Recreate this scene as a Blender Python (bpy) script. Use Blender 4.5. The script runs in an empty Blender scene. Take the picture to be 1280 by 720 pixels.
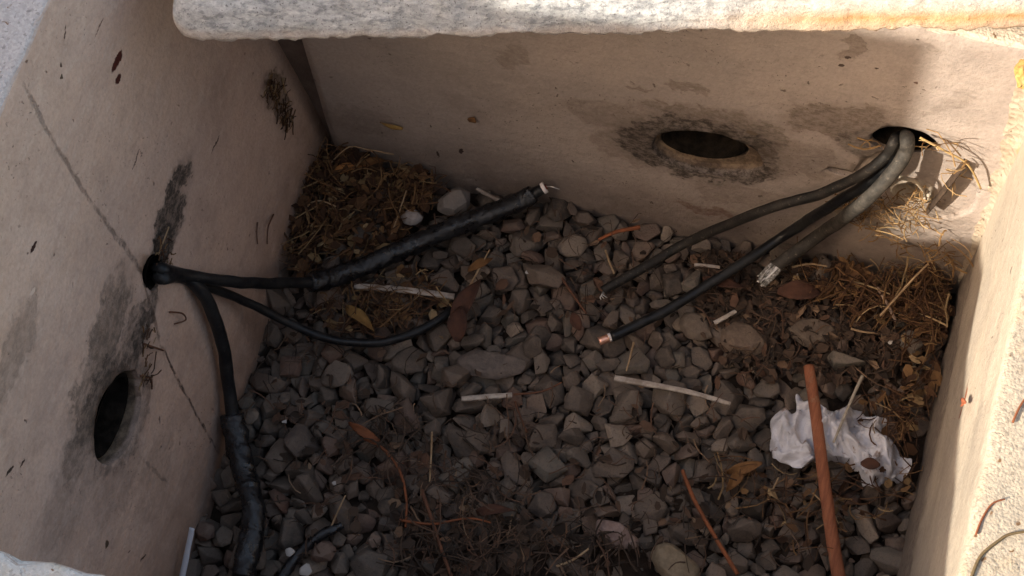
import bpy, bmesh, math, random
from mathutils import Vector, Matrix, Euler, noise
R = math.radians
sc = bpy.context.scene
col = sc.collection

# ------------------------------------------------------------------ camera
CAMR = Matrix(((0.9608821742477361, -0.2095855613850183, 0.18105065498878972),
               (0.26888143552665533, 0.8626504614022722, -0.4284121322646824),
               (-0.06639443381841689, 0.4603347411410238, 0.8852591175788919)))
CAMC = Vector((0.601769671385166, -0.8991811049580697, 1.6))
FPX = 2000.0
cd = bpy.data.cameras.new('camera')
cd.sensor_width = 36.0
cd.lens = 36.0 * FPX / 1280
cd.clip_start = .02
cd.clip_end = 500
cam = bpy.data.objects.new('camera', cd)
col.objects.link(cam)
cam.matrix_world = Matrix.Translation(CAMC) @ CAMR.to_4x4()
sc.camera = cam

# ------------------------------------------------------------------ light
SUN_TRAVEL = R(45)      # heading of the sunlight, from +x
SUN_EL = R(27)
world = bpy.data.worlds.new('World')
sc.world = world
world.use_nodes = True
wn = world.node_tree.nodes
bg = wn['Background']
sky = wn.new('ShaderNodeTexSky')
sky.sky_type = 'NISHITA'
sky.sun_disc = False
sky.sun_elevation = SUN_EL
sky.sun_rotation = R(90) - (SUN_TRAVEL + math.pi)
sky.dust_density = 3.0
sky.air_density = .8
sky.ozone_density = .3
wbal = wn.new('ShaderNodeMix')                    # camera white balance of the daylight, the same over the whole sky
wbal.data_type = 'RGBA'; wbal.blend_type = 'MULTIPLY'; wbal.inputs[0].default_value = 1
wbal.inputs[7].default_value = (1.13, .97, .78, 1)
world.node_tree.links.new(sky.outputs[0], wbal.inputs[6])
world.node_tree.links.new(wbal.outputs[2], bg.inputs[0])
bg.inputs[1].default_value = .15
sl = bpy.data.lights.new('sun', 'SUN')
sl.energy = 2.3
sl.angle = R(.55)
sl.color = (1, .92, .78)
sun = bpy.data.objects.new('sun', sl)
col.objects.link(sun)
tr = Vector((math.cos(SUN_TRAVEL) * math.cos(SUN_EL), math.sin(SUN_TRAVEL) * math.cos(SUN_EL), -math.sin(SUN_EL)))
sun.rotation_euler = tr.to_track_quat('-Z', 'Y').to_euler()
sc.view_settings.view_transform = 'Standard'
sc.view_settings.look = 'None'
sc.view_settings.exposure = 1.9
sc.view_settings.gamma = 1
sc.render.engine = 'CYCLES'
sc.cycles.max_bounces = 6

# ------------------------------------------------------------------ helpers
def ray(px, py):
    return CAMR @ Vector((px - 640, -(py - 360), -FPX))
def P(px, py, z=0.0):
    d = ray(px, py)
    return CAMC + d * ((z - CAMC.z) / d.z)
def hit(px, py, p0, n):
    d = ray(px, py)
    return CAMC + d * ((p0 - CAMC).dot(n) / d.dot(n))
def tag(o, label=None, cat=None, group=None, kind=None):
    for k, v in (('label', label), ('category', cat), ('group', group), ('kind', kind)):
        if v: o[k] = v
    return o
def link(name, me, parent=None, mat=None):
    o = bpy.data.objects.new(name, me)
    col.objects.link(o)
    if parent: o.parent = parent
    if mat and me: me.materials.append(mat)
    return o
def empty(name, loc=(0, 0, 0)):
    o = bpy.data.objects.new(name, None)
    o.empty_display_size = .02
    o.location = loc
    col.objects.link(o)
    return o
def mesh_from(name, v, f, smooth=True):
    me = bpy.data.meshes.new(name)
    me.from_pydata([tuple(p) for p in v], [], f)
    if smooth: me.polygons.foreach_set('use_smooth', [True] * len(me.polygons))
    me.update()
    return me
def fn(p, s, seed=0):
    return noise.noise(Vector(p) * s + Vector((seed * 7.31, seed * 3.7, seed * 1.9)))
def fbm(p, s, o=4, seed=0):
    return noise.fractal(Vector(p) * s + Vector((seed * 7.31, seed * 3.7, seed * 1.9)), .6, 2.1, o)

# -- node helper
class NT:
    def __init__(s, name, rough=.9, spec=.25):
        s.m = bpy.data.materials.new(name)
        s.m.use_nodes = True
        s.t = s.m.node_tree
        s.b = s.t.nodes['Principled BSDF']
        s.b.inputs['Roughness'].default_value = rough
        s.b.inputs['Specular IOR Level'].default_value = spec
        s._tc = s.t.nodes.new('ShaderNodeTexCoord')
        s.obj = s._tc.outputs['Object']
        s.geo = s.t.nodes.new('ShaderNodeNewGeometry')
    def n(s, typ, **kw):
        nd = s.t.nodes.new(typ)
        for k, v in kw.items(): setattr(nd, k, v)
        return nd
    def l(s, a, b): s.t.links.new(a, b)
    def put(s, sock, v):
        if hasattr(v, 'is_linked'): s.l(v, sock)
        elif isinstance(v, (tuple, list)) and len(v) == 3 and sock.type == 'RGBA': sock.default_value = (*v, 1)
        else: sock.default_value = v
    def vmap(s, v=None, loc=(0, 0, 0), rot=(0, 0, 0), scale=(1, 1, 1), typ='POINT'):
        nd = s.n('ShaderNodeMapping', vector_type=typ)
        s.l(v or s.obj, nd.inputs[0])
        nd.inputs[1].default_value = loc; nd.inputs[2].default_value = rot; nd.inputs[3].default_value = scale
        return nd.outputs[0]
    def noise(s, scale, detail=5, rough=.6, v=None, dist=0, color=False, lac=2.0):
        nd = s.n('ShaderNodeTexNoise')
        s.l(v or s.obj, nd.inputs['Vector'])
        nd.inputs['Scale'].default_value = scale; nd.inputs['Detail'].default_value = detail
        nd.inputs['Roughness'].default_value = rough; nd.inputs['Distortion'].default_value = dist
        return nd.outputs['Color' if color else 'Fac']
    def voro(s, scale, v=None, feature='F1', out='Distance', rnd=1):
        nd = s.n('ShaderNodeTexVoronoi', feature=feature)
        s.l(v or s.obj, nd.inputs['Vector'])
        nd.inputs['Scale'].default_value = scale; nd.inputs['Randomness'].default_value = rnd
        return nd.outputs[out]
    def rng(s, v, a, b, c=0, d=1, smooth=True):
        nd = s.n('ShaderNodeMapRange', interpolation_type='SMOOTHSTEP' if smooth else 'LINEAR')
        s.l(v, nd.inputs[0])
        for i, q in zip((1, 2, 3, 4), (a, b, c, d)): nd.inputs[i].default_value = q
        return nd.outputs[0]
    def math(s, op, a, b=0.0, clamp=False):
        nd = s.n('ShaderNodeMath', operation=op, use_clamp=clamp)
        s.put(nd.inputs[0], a); s.put(nd.inputs[1], b)
        return nd.outputs[0]
    def mix(s, f, a, b, mode='MIX'):
        nd = s.n('ShaderNodeMix', data_type='RGBA', blend_type=mode)
        s.put(nd.inputs[0], f); s.put(nd.inputs[6], a); s.put(nd.inputs[7], b)
        return nd.outputs[2]
    def ramp(s, f, stops):
        nd = s.n('ShaderNodeValToRGB')
        s.l(f, nd.inputs[0])
        e = nd.color_ramp.elements
        while len(e) < len(stops): e.new(.5)
        for q, (p, c) in zip(e, stops): q.position = p; q.color = (*c, 1)
        return nd.outputs[0]
    def warp(s, amp, scale=30, v=None):
        c = s.noise(scale, 3, .6, v=v, color=True)
        a = s.n('ShaderNodeVectorMath', operation='SUBTRACT'); s.l(c, a.inputs[0]); a.inputs[1].default_value = (.5, .5, .5)
        b = s.n('ShaderNodeVectorMath', operation='SCALE'); s.l(a.outputs[0], b.inputs[0]); b.inputs['Scale'].default_value = amp
        d = s.n('ShaderNodeVectorMath', operation='ADD'); s.l(v or s.obj, d.inputs[0]); s.l(b.outputs[0], d.inputs[1])
        return d.outputs[0]
    def spot(s, v, c, r, ang=0, soft=.5, y=0):
        """1 inside an ellipse of the face (x, z) centred at c, falling to 0 at its rim"""
        m = s.vmap(v, (c[0], y, c[1]), (0, -ang, 0), (r[0], 10, r[1]), 'TEXTURE')
        q = s.n('ShaderNodeVectorMath', operation='LENGTH'); s.l(m, q.inputs[0])
        return s.rng(q.outputs['Value'], 1 + soft * .5, 1 - soft * .5, 0, 1)
    def seg(s, v, a, b, w, soft=1.0):
        a, b = Vector(a), Vector(b); d = b - a
        return s.spot(v, (a + b) / 2, (d.length * .52, w), math.atan2(d.y, d.x), soft)
    def bump(s, h, st, dist=.001, normal=None):
        nd = s.n('ShaderNodeBump')
        nd.inputs['Strength'].default_value = st; nd.inputs['Distance'].default_value = dist
        s.l(h, nd.inputs['Height'])
        if normal is not None: s.l(normal, nd.inputs['Normal'])
        s.nrm = nd.outputs[0]
        s.l(s.nrm, s.b.inputs['Normal'])
        return nd.outputs[0]
    def col(s, c): s.put(s.b.inputs['Base Color'], c); return s
    def island(s): return s.geo.outputs['Random Per Island']
    def objrand(s):
        return s.n('ShaderNodeObjectInfo').outputs['Random']

# ------------------------------------------------------------------ the pit frames
T = .13                                            # wall thickness
def rim(x): return .46 - .03 * (x + .09) / .85
SL = .084 / .54                                      # outward slope of the left wall
left_u = Vector((.022, -.535, 0)).normalized()
left_n = Vector((-left_u.y, left_u.x, 0)); left_n = Vector((0, 0, 1)).cross(left_u)
if left_n.x < 0: left_n = -left_n
LEFT = (Vector((.004, .0, 0)), left_u, left_n, SL)
right_a = Vector((.7345, -.70, 0)); right_b = Vector((.757, .0, 0))
ru = (right_b - right_a).normalized()
RIGHT = (right_a, ru, Vector((0, 0, 1)).cross(ru), .02)
BACK = (Vector((.757, 0, 0)), Vector((-1, 0, 0)), Vector((0, -1, 0)), 0.0)
fa, fb = P(-60, 671, .455), P(150, 719, .452)
fu = Vector((fb.x - fa.x, fb.y - fa.y, 0)).normalized()
fo = fa.copy(); fo.z = 0; fo = fo - fu * (fa.x + .02) 
FRONT = (fo, fu, Vector((0, 0, 1)).cross(fu), 0.0)
def frame_mat(fr):
    o, u, n, s = fr
    return Matrix(((u.x, n.x, 0, o.x), (u.y, n.y, 0, o.y), (u.z, n.z, 1, o.z), (0, 0, 0, 1)))
def onwall(fr, px, py):
    """(u, z) on the inner face of a wall where the sight line through a picture point meets it"""
    o, u, n, s = fr
    nn = (n + Vector((0, 0, s))).normalized()
    h = hit(px, py, o, nn) - o
    return Vector((h.dot(u), h.z))
def wpt(fr, px, py, lift=0.0):
    o, u, n, s = fr
    nn = (n + Vector((0, 0, s))).normalized()
    return hit(px, py, o + nn * lift, nn)

# ------------------------------------------------------------------ concrete materials
def pit_material(name, base=(.36, .245, .185), base2=(.30, .215, .175), pale=(.44, .35, .29), stains_and_shade=(), lines=(), specks=(), top=(.50, .43, .34), topz=.445, streak=1.0, slope=0.0):
    m = NT(name, .88, .3)
    long = m.vmap(scale=(1.0, 1, 2.6))
    n1 = m.noise(5, 6, .62, v=m.vmap(scale=(.8, 1, 2.2)))
    n2 = m.noise(38, 6, .68, v=long)
    n3 = m.noise(260, 4, .65)
    c = m.mix(m.rng(n1, .3, .7), base, base2)
    c = m.mix(m.math('MULTIPLY', m.rng(n2, .48, .72), .34 * streak), c, pale)
    c = m.mix(m.math('MULTIPLY', m.rng(m.noise(30, 6, .72, v=m.vmap(scale=(1.2, 1, 2.2), loc=(7, 3, 1))), .52, .70), .42), c, tuple(q * .60 for q in base))
    c = m.mix(m.math('MULTIPLY', m.rng(m.noise(9, 7, .74, v=m.vmap(loc=(3, 1, 2))), .48, .70), .50), c, tuple(q * f for q, f in zip(base2, (.62, .60, .60))))
    c = m.mix(m.math('MULTIPLY', m.rng(m.noise(3.2, 7, .7, v=m.vmap(loc=(8, 1, 5))), .46, .66), .35), c, tuple(q * f for q, f in zip(pale, (1.02, .98, .98))))
    c = m.mix(m.math('MULTIPLY', m.rng(n3, .35, .7), .30), c, tuple(q * .55 for q in base))
    c = m.mix(m.math('MULTIPLY', m.rng(m.noise(95, 5, .8, v=m.vmap(loc=(2, 2, 9))), .60, .74), .55), c, tuple(q * .42 for q in base))
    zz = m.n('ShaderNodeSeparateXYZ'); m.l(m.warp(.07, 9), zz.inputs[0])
    foot_shade = m.math('MULTIPLY', m.rng(zz.outputs[2], .11, -.01), m.rng(m.noise(34, 6, .72), .25, .60, .45, 1))
    c = m.mix(m.math('MULTIPLY', foot_shade, .72), c, tuple(q * f for q, f in zip(base2, (.42, .36, .32))))  # foot of the walls coloured darker to stand for shade near the gravel
    # small pits and specks
    sp = m.voro(55, v=m.warp(.03, 40))
    sel = m.rng(m.noise(14, 2, .5, v=m.vmap(loc=(5, 5, 5))), .50, .62)
    pit = m.math('MULTIPLY', m.rng(sp, .12, .05), sel)
    pit = m.math('MAXIMUM', pit, m.math('MULTIPLY', m.rng(m.voro(150, v=m.warp(.02, 90)), .16, .08), m.math('MULTIPLY', m.rng(m.noise(8, 3, .6, v=m.vmap(loc=(1, 9, 5))), .50, .62), .8)))
    c = m.mix(m.math('MULTIPLY', pit, .75), c, (.07, .04, .03))
    # smudges and painted shade: torn dark films on the cement
    wv = m.warp(.030, 70, v=m.warp(.050, 24))
    tear = m.rng(m.noise(60, 6, .75, v=m.vmap(scale=(.45, 1, 1.4))), .30, .52)
    nt = m.math('MULTIPLY', m.math('ADD', m.math('MULTIPLY', m.noise(52, 8, .85, v=m.vmap(scale=(.6, 1, 1.2), loc=(3, 3, 3))), .5), m.math('MULTIPLY', m.noise(14, 6, .75, v=m.vmap(scale=(.7, 1, 1.2), loc=(9, 3, 3))), .5)), .85)
    tear3 = m.rng(m.noise(120, 7, .82, v=m.vmap(scale=(.75, 1, 1.2), loc=(4, 0, 2))), .40, .60)
    tear2 = m.rng(m.noise(24, 5, .7, v=m.vmap(scale=(.6, 1, 1.6), loc=(2, 0, 7))), .28, .50)
    for (cc, rr, ang, st, dark, soft) in stains_and_shade:
        k = m.spot(wv, cc, rr, ang, soft)
        film = m.math('MULTIPLY', k, m.math('MULTIPLY', tear2, .45))
        torn = m.math('MULTIPLY', m.rng(m.math('ADD', m.math('MULTIPLY', k, .62), nt), .62, .86), m.math('ADD', m.math('MULTIPLY', tear3, .45), .40))
        k = m.math('MAXIMUM', film, torn)
        c = m.mix(m.math('MULTIPLY', k, st * 1.25, True), c, dark)
    wl = m.warp(.007, 70)
    wl2 = m.warp(.012, 20, v=wl)
    crack = None
    brk = m.rng(m.noise(80, 5, .75), .36, .58, .08, 1)
    for (a, b, w, st, dark) in lines:
        k = m.math('MULTIPLY', m.seg(wl2, a, b, w), m.math('MULTIPLY', brk, st), True)
        crack = k if crack is None else m.math('MAXIMUM', crack, k)
        c = m.mix(k, c, dark)
    for (cc, rr, ang, colr) in specks:
        c = m.mix(m.spot(m.warp(.0030, 400, v=m.warp(.005, 130)), cc, rr, ang, .3), c, colr)
    # dirt-brown colour inside the bores
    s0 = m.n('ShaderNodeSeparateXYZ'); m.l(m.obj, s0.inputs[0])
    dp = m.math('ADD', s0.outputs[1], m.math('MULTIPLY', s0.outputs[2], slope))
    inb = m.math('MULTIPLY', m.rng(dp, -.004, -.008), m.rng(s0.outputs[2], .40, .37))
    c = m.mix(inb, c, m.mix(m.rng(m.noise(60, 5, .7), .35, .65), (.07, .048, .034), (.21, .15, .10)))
    # worn pebbly top of the rim
    sx = m.n('ShaderNodeSeparateXYZ'); m.l(m.obj, sx.inputs[0])
    nz = m.n('ShaderNodeSeparateXYZ')
    up = m.geo.outputs['True Normal']; m.l(up, nz.inputs[0])
    isup = m.math('MULTIPLY', m.rng(nz.outputs[2], .35, .8), m.rng(sx.outputs[2], .38, .41))
    g = m.voro(430, v=m.warp(.004, 300), out='Color'); gs = m.n('ShaderNodeSeparateXYZ'); m.l(g, gs.inputs[0])
    tc = m.ramp(gs.outputs[0], [(0, tuple(q * .62 for q in top)), (.10, tuple(q * .90 for q in top)), (.5, top), (1, tuple(min(1, q * 1.18) for q in top))])
    tc = m.mix(m.math('MULTIPLY', m.rng(m.noise(12, 5, .7), .5, .68), .55), tc, tuple(q * f for q, f in zip(top, (1.0, .84, .62))))
    tc = m.mix(m.rng(m.voro(70, v=m.warp(.02, 60)), .16, .06), tc, (.16, .09, .045))
    c = m.mix(isup, c, tc)
    m.col(c)
    gb = m.math('ADD', m.math('MULTIPLY', n3, .5), m.math('MULTIPLY', m.noise(900, 2), .25))
    gb = m.math('ADD', gb, m.math('ADD', m.math('MULTIPLY', n2, 1.1), m.math('MULTIPLY', m.noise(22, 5, .65, v=m.vmap(loc=(6, 6, 6))), 3.5)))
    gb = m.math('SUBTRACT', gb, m.math('MULTIPLY', pit, 1.2))
    if crack is not None: gb = m.math('SUBTRACT', gb, m.math('MULTIPLY', crack, 2.0))
    gb = m.math('ADD', gb, m.math('MULTIPLY', m.math('MULTIPLY', m.voro(420), isup), -.45))
    m.bump(gb, .75, .0014)
    return m.m

def L(px, py): return tuple(onwall(LEFT, px, py))
def B(px, py): return tuple(onwall(BACK, px, py))
def Rr(px, py): return tuple(onwall(RIGHT, px, py))
def sized(fr, c, du, dv):
    """half sizes on the wall of a mark du px wide and dv px tall in the picture"""
    a = onwall(fr, *c)
    return a
DK = (.042, .032, .025); DG = (.125, .092, .070); BR = (.11, .05, .02)
def dist(a, b): return (Vector(a) - Vector(b)).length
lh = L(192, 340); lh2 = L(150, 515)
mat_left = pit_material('left_wall_concrete', slope=SL, base=(.60, .415, .31), base2=(.50, .36, .285), pale=(.66, .52, .43), stains_and_shade=[
    (L(213, 272), (.062, .020), R(-8), .9, DK, .9),
    (L(200, 325), (.030, .017), 0, 1.0, (.03, .026, .022), .9),
    (L(140, 395), (.050, .022), 0, .55, DG, 1.1), (L(125, 440), (.075, .020), 0, .75, DG, 1.0), (L(118, 500), (.05, .014), 0, .8, DK, 1.0),
    (L(165, 430), (.060, .022), 0, .70, DK, 1.1), (L(110, 540), (.06, .018), R(6), .6, DG, 1.0), (L(152, 512), (.062, .044), R(4), .55, DK, .7),
    (L(95, 600), (.07, .035), 0, .35, DG, 1.2), (L(150, 590), (.05, .028), 0, .30, DG, 1.2), (L(213, 262), (.05, .012), R(-8), .7, DK, 1.0),
    (L(185, 395), (.05, .012), 0, .8, DK, 1.0), (L(345, 118), (.022, .028), 0, .8, (.08, .05, .025), 1.0),
    (L(12, 450), (.07, .02), 0, .5, DG, 1.0), (L(195, 600), (.05, .03), 0, .28, DG, 1.0)],
    lines=[(L(30, 105), L(68, 180), .0026, .7, (.20, .15, .12)), (L(66, 176), L(124, 262), .0024, .6, (.10, .065, .05)),
           (L(122, 258), L(184, 345), .0028, .7, (.12, .085, .065)), (L(205, 435), L(238, 500), .0018, .95, (.05, .025, .018)),
           (L(236, 497), L(272, 562), .0018, .9, (.05, .025, .018)), (L(178, 575), L(214, 610), .002, .4, DG),
           (L(180, 350), L(205, 440), .002, .6, (.05, .03, .02))],
    specks=[(L(146.5, 77), (.0125, .0042), R(3), (.065, .012, .006)), (L(149, 99), (.0065, .0032), R(12), (.065, .014, .008)),
            (L(42, 309), (.007, .0022), R(14), (.04, .015, .01)), (L(14, 589), (.006, .0018), R(20), (.05, .03, .02)),
            (L(30, 580), (.005, .0014), R(10), (.06, .03, .02)), (L(81, 41), (.007, .0009), R(-25), (.09, .05, .035)),
            (L(123, 35), (.012, .0005), R(0), (.12, .07, .05)), (L(76, 81), (.002, .002), 0, (.09, .05, .035)), (L(76, 96), (.003, .0016), 0, (.08, .05, .03)),
            (L(270, 180), (.012, .001), R(8), (.09, .055, .04)), (L(170, 200), (.012, .0008), R(-6), (.14, .09, .07)),
            (L(41, 364), (.0045, .0022), R(20), (.60, .46, .37)),
            (L(133, 680), (.004, .003), 0, (.08, .05, .03)), (L(178, 697), (.006, .0014), R(30), (.07, .04, .03))],
    top=(.40, .37, .36))
mat_back = pit_material('back_wall_concrete', base=(.385, .318, .276), base2=(.325, .272, .240), pale=(.47, .395, .335), stains_and_shade=[
    (B(775, 150), (.060, .026), R(10), .50, DG, 1.2), (B(790, 185), (.040, .034), R(6), .55, DG, 1.1),
    (B(875, 145), (.062, .016), R(-8), .75, DG, 1.0), (B(945, 175), (.032, .030), R(-25), .75, (.10, .075, .055), .9),
    (B(875, 188), (.088, .058), R(-6), .95, DK, .5), (B(1045, 150), (.055, .028), R(-20), .8, DG, 1.0),
    (B(1000, 200), (.045, .030), 0, .5, DG, .9), (B(1085, 180), (.035, .020), 0, .6, DK, .9),
    (B(930, 245), (.06, .02), 0, .45, DG, .9), (B(885, 262), (.03, .01), 0, .7, (.12, .06, .04), .9),
    (B(640, 70), (.012, .026), R(12), .45, DG, 1.0), (B(800, 108), (.016, .006), 0, .6, DG, .8), (B(860, 108), (.02, .006), 0, .6, DG, .8),
    (B(1065, 55), (.01, .02), 0, .6, DG, .8), (B(1165, 60), (.012, .008), 0, .35, DG, .9), (B(1190, 130), (.01, .03), R(40), .35, DG, 1.0),
    (B(1160, 275), (.05, .03), 0, .5, DG, .9), (B(1090, 270), (.05, .028), 0, .45, (.12, .09, .05), .9), (B(450, 150), (.05, .03), 0, .3, DG, 1.0)],
    lines=[(B(1100, 290), B(1195, 330), .004, .4, DG)],
    specks=[(B(576, 190), (.0025, .006), R(10), (.05, .03, .025)), (B(547, 193), (.0016, .006), R(-5), (.06, .04, .03)),
            (B(1060, 72), (.003, .002), 0, (.06, .04, .03)), (B(1052, 81), (.003, .002), R(-30), (.06, .04, .03)), (B(1096, 85), (.002, .0015), 0, (.06, .04, .03)),
            (B(1145, 103), (.002, .002), 0, (.12, .07, .05)), (B(940, 165), (.006, .004), 0, (.12, .09, .06))],
    top=(.52, .44, .35))
mat_right = pit_material('right_wall_concrete', slope=.02, base=(.46, .385, .30), base2=(.38, .325, .265), pale=(.56, .475, .375), stains_and_shade=[
    (Rr(1148, 600), (.6, .10), R(0), 1.0, (.17, .135, .11), .9), (Rr(1150, 650), (.2, .015), 0, .35, DG, 1.0), (Rr(1215, 560), (.12, .012), R(3), .35, (.20, .17, .14), 1.0)],  # first, wide mark paints the shade of the lower wall into the colour
    specks=[(Rr(1206, 497), (.010, .006), R(20), (.26, .09, .04)), (Rr(1201, 516), (.006, .0045), R(-10), (.22, .08, .04)),
            (Rr(1209, 482), (.008, .0018), R(30), (.18, .12, .08))],
    top=(.41, .345, .265), streak=1.5)
mat_front = pit_material('front_wall_concrete', top=(.46, .45, .44))

def concrete_wall(fr, u0, u1, mat, seed, parent, holes=(), nu=90, rough_rim=.004, H=.46, level=False):
    o, u, n, s = fr
    prof = []
    for i in range(34):
        z = -.07 + (H - .006 + .07) * i / 33
        prof.append((-s * max(z, 0), z, 0))
    tn = -s * (H - .006)
    for i in range(1, 5):
        a = i / 4 * math.pi / 2
        prof.append((tn - .006 * (1 - math.cos(a)), H - .006 + .006 * math.sin(a), 1))
    for i in range(1, 15): prof.append((tn - .006 - (T - .006) * i / 14, H, 1))
    prof.append((tn - T, -.07, 2))
    npf = len(prof)
    V = []; F = []
    for j in range(nu + 1):
        uu = u0 + (u1 - u0) * j / nu
        wp = o + u * uu
        for (a, z, k) in prof:
            w = o + u * uu + n * a
            dz = 0 if level else rim(w.x) - H
            f = 0
            p = Vector((uu, a, z))
            if z > .36: zz = z + dz * min(1, (z - .36) / .08)
            else: zz = z
            if k < 2:
                f = .0022 * fbm(p, 7, 3, seed) + .0006 * fbm(p, 45, 3, seed + 3)
            near = max(0, 1 - abs(z - H) / .012) * max(0, 1 - abs(a - tn) / .012)
            chip = near * rough_rim * max(0, fbm((uu, 0, 0), 40, 4, seed + 9) + .15)
            aa = a + (f if k == 0 or z < H - .001 else 0) - chip
            zz2 = zz + (f * .7 + .0008 * fbm(p, 90, 3, seed) if (k == 1 and z >= H - .001) else 0) - chip * .8
            V.append((uu, aa, zz2))
    for j in range(nu):
        for i in range(npf):
            i2 = (i + 1) % npf
            a, b = j * npf + i, j * npf + i2
            F.append((a, b, b + npf, a + npf))
    F.append(tuple(range(npf - 1, -1, -1)))
    F.append(tuple(nu * npf + i for i in range(npf)))
    me = mesh_from('wall', V, F)
    bm = bmesh.new(); bm.from_mesh(me)
    bmesh.ops.recalc_face_normals(bm, faces=bm.faces)
    bm.to_mesh(me); bm.free()
    ob = link('wall', me, parent, mat)
    ob.matrix_local = frame_mat(fr)
    cutters = []
    for (c, ru_, rz_, ang, d0, depth, tilt) in holes:
        # a tapered bore into the wall, slightly out of round
        vv = []; ff = []; N_ = 40
        for q, (dd, k) in enumerate(((.03, 1.0), (-depth, d0))):
            for a in range(N_):
                th = a / N_ * 2 * math.pi
                rr = 1 + .11 * noise.noise(Vector((math.cos(th) * 1.4, math.sin(th) * 1.4, seed + c[0] * 40))) + .045 * noise.noise(Vector((math.cos(th) * 5, math.sin(th) * 5, seed + c[0] * 40)))
                x = math.cos(th) * ru_ * rr * k; z = math.sin(th) * rz_ * rr * k
                x, z = x * math.cos(ang) - z * math.sin(ang), x * math.sin(ang) + z * math.cos(ang)
                vv.append((c[0] + x + (tilt[0] * (q)), -s * c[1] + dd, c[1] + z + tilt[1] * q))
        for a in range(N_):
            b = (a + 1) % N_
            ff.append((a, b, b + N_, a + N_))
        ff.append(tuple(range(N_ - 1, -1, -1))); ff.append(tuple(range(N_, 2 * N_)))
        cm = mesh_from('cutter', vv, ff, False)
        bm = bmesh.new(); bm.from_mesh(cm); bmesh.ops.recalc_face_normals(bm, faces=bm.faces); bm.to_mesh(cm); bm.free()
        co = bpy.data.objects.new('cutter', cm); col.objects.link(co)
        co.matrix_world = frame_mat(fr)
        md = ob.modifiers.new('bore', 'BOOLEAN'); md.object = co; md.operation = 'DIFFERENCE'; md.solver = 'EXACT'
        cutters.append(co)
    if cutters:
        bpy.context.view_layer.update()
        dg = bpy.context.evaluated_depsgraph_get()
        nm = bpy.data.meshes.new_from_object(ob.evaluated_get(dg))
        ob.modifiers.clear(); ob.data = nm
        for c in cutters: bpy.data.objects.remove(c)
    return ob

# ------------------------------------------------------------------ ground and unseen added light blockers
mg = NT('ground_dirt', .95)
gc = m1 = mg.mix(mg.rng(mg.noise(3, 8, .7), .35, .65), (.36, .28, .19), (.25, .19, .13))
mg.col(mg.mix(mg.math('MULTIPLY', mg.rng(mg.noise(90, 6, .8), .52, .66), .6), gc, (.14, .10, .07)))
mg.bump(mg.noise(120, 6, .7), .9, .004)
gv = []; gf = []
inner = [(-.13, .10), (.84, .10), (.84, -.735), (-.13, -.70)]
for k, (zz, sc_) in enumerate(((None, 1), (.40, 3), (.38, 60))):
    for x, y in inner:
        cx, cy = (x - .33) * sc_ + .33, (y + .35) * sc_ - .35
        gv.append((cx, cy, rim(x) - .012 if zz is None else zz))
for k in range(2):
    for a in range(4):
        b = (a + 1) % 4
        gf.append((k * 4 + a, k * 4 + 4 + a, k * 4 + 4 + b, k * 4 + b))
g = link('ground', mesh_from('ground', gv, gf, False), None, mg.m)
tag(g, kind='structure', label='dry dusty ground around the concrete pit')

mblock = NT('blocker_surface', .95)
mblock.col(mblock.mix(mblock.rng(mblock.noise(4, 7, .7), .35, .65), (.34, .29, .24), (.26, .22, .18)))
mblock.bump(mblock.noise(60, 6, .7), .6, .004)
# added blocker's top, cut to cast pit shadows: distance sideways of the sun's line, height
QD = Vector((math.cos(SUN_TRAVEL), math.sin(SUN_TRAVEL), 0)); PD = Vector((-QD.y, QD.x, 0))
Q0 = -1.5; UPZ = -Q0 * math.tan(SUN_EL)
top_ = [(1.7, 1.15), (-.262, 1.15), (-.264, .548), (-.466, .652), (-.474, .31), (-.50, .335), (-.60, .43), (-.67, .41), (-.83, .455), (-1.0, .50), (-1.8, .51)]
poly = [(1.7, .30 - UPZ)] + top_ + [(-1.8, .30 - UPZ)]
def wp_(p, h, q): return QD * q + PD * p + Vector((0, 0, h + UPZ))
wv_ = [wp_(p, h, Q0) for p, h in poly] + [wp_(p, h, Q0 - .16) for p, h in poly]
npg = len(poly)
wf_ = [tuple(range(npg)), tuple(range(2 * npg - 1, npg - 1, -1))] + [(i, i + npg, (i + 1) % npg + npg, (i + 1) % npg) for i in range(npg)]
bw = link('shadow_caster', mesh_from('shadow_caster', wv_, wf_, False), None, mblock.m)
tag(bw, 'added unseen blocker with a stepped top cut to throw shadow edges into the pit', 'wall')

bv_ = [(x, y, z) for x in (-.05, 2.4) for y in (-1.5, -1.66) for z in (.30, 2.3)]  # added unseen blocker, keeps front sky light out of the pit
bf_ = [(0, 1, 3, 2), (4, 6, 7, 5), (0, 4, 5, 1), (2, 3, 7, 6), (0, 2, 6, 4), (1, 5, 7, 3)]
hw = link('sky_blocker', mesh_from('sky_blocker', bv_, bf_, False), None, mblock.m)
tag(hw, 'tall added unseen blocker behind the viewer, keeping sky light off the pit', 'wall')

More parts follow.
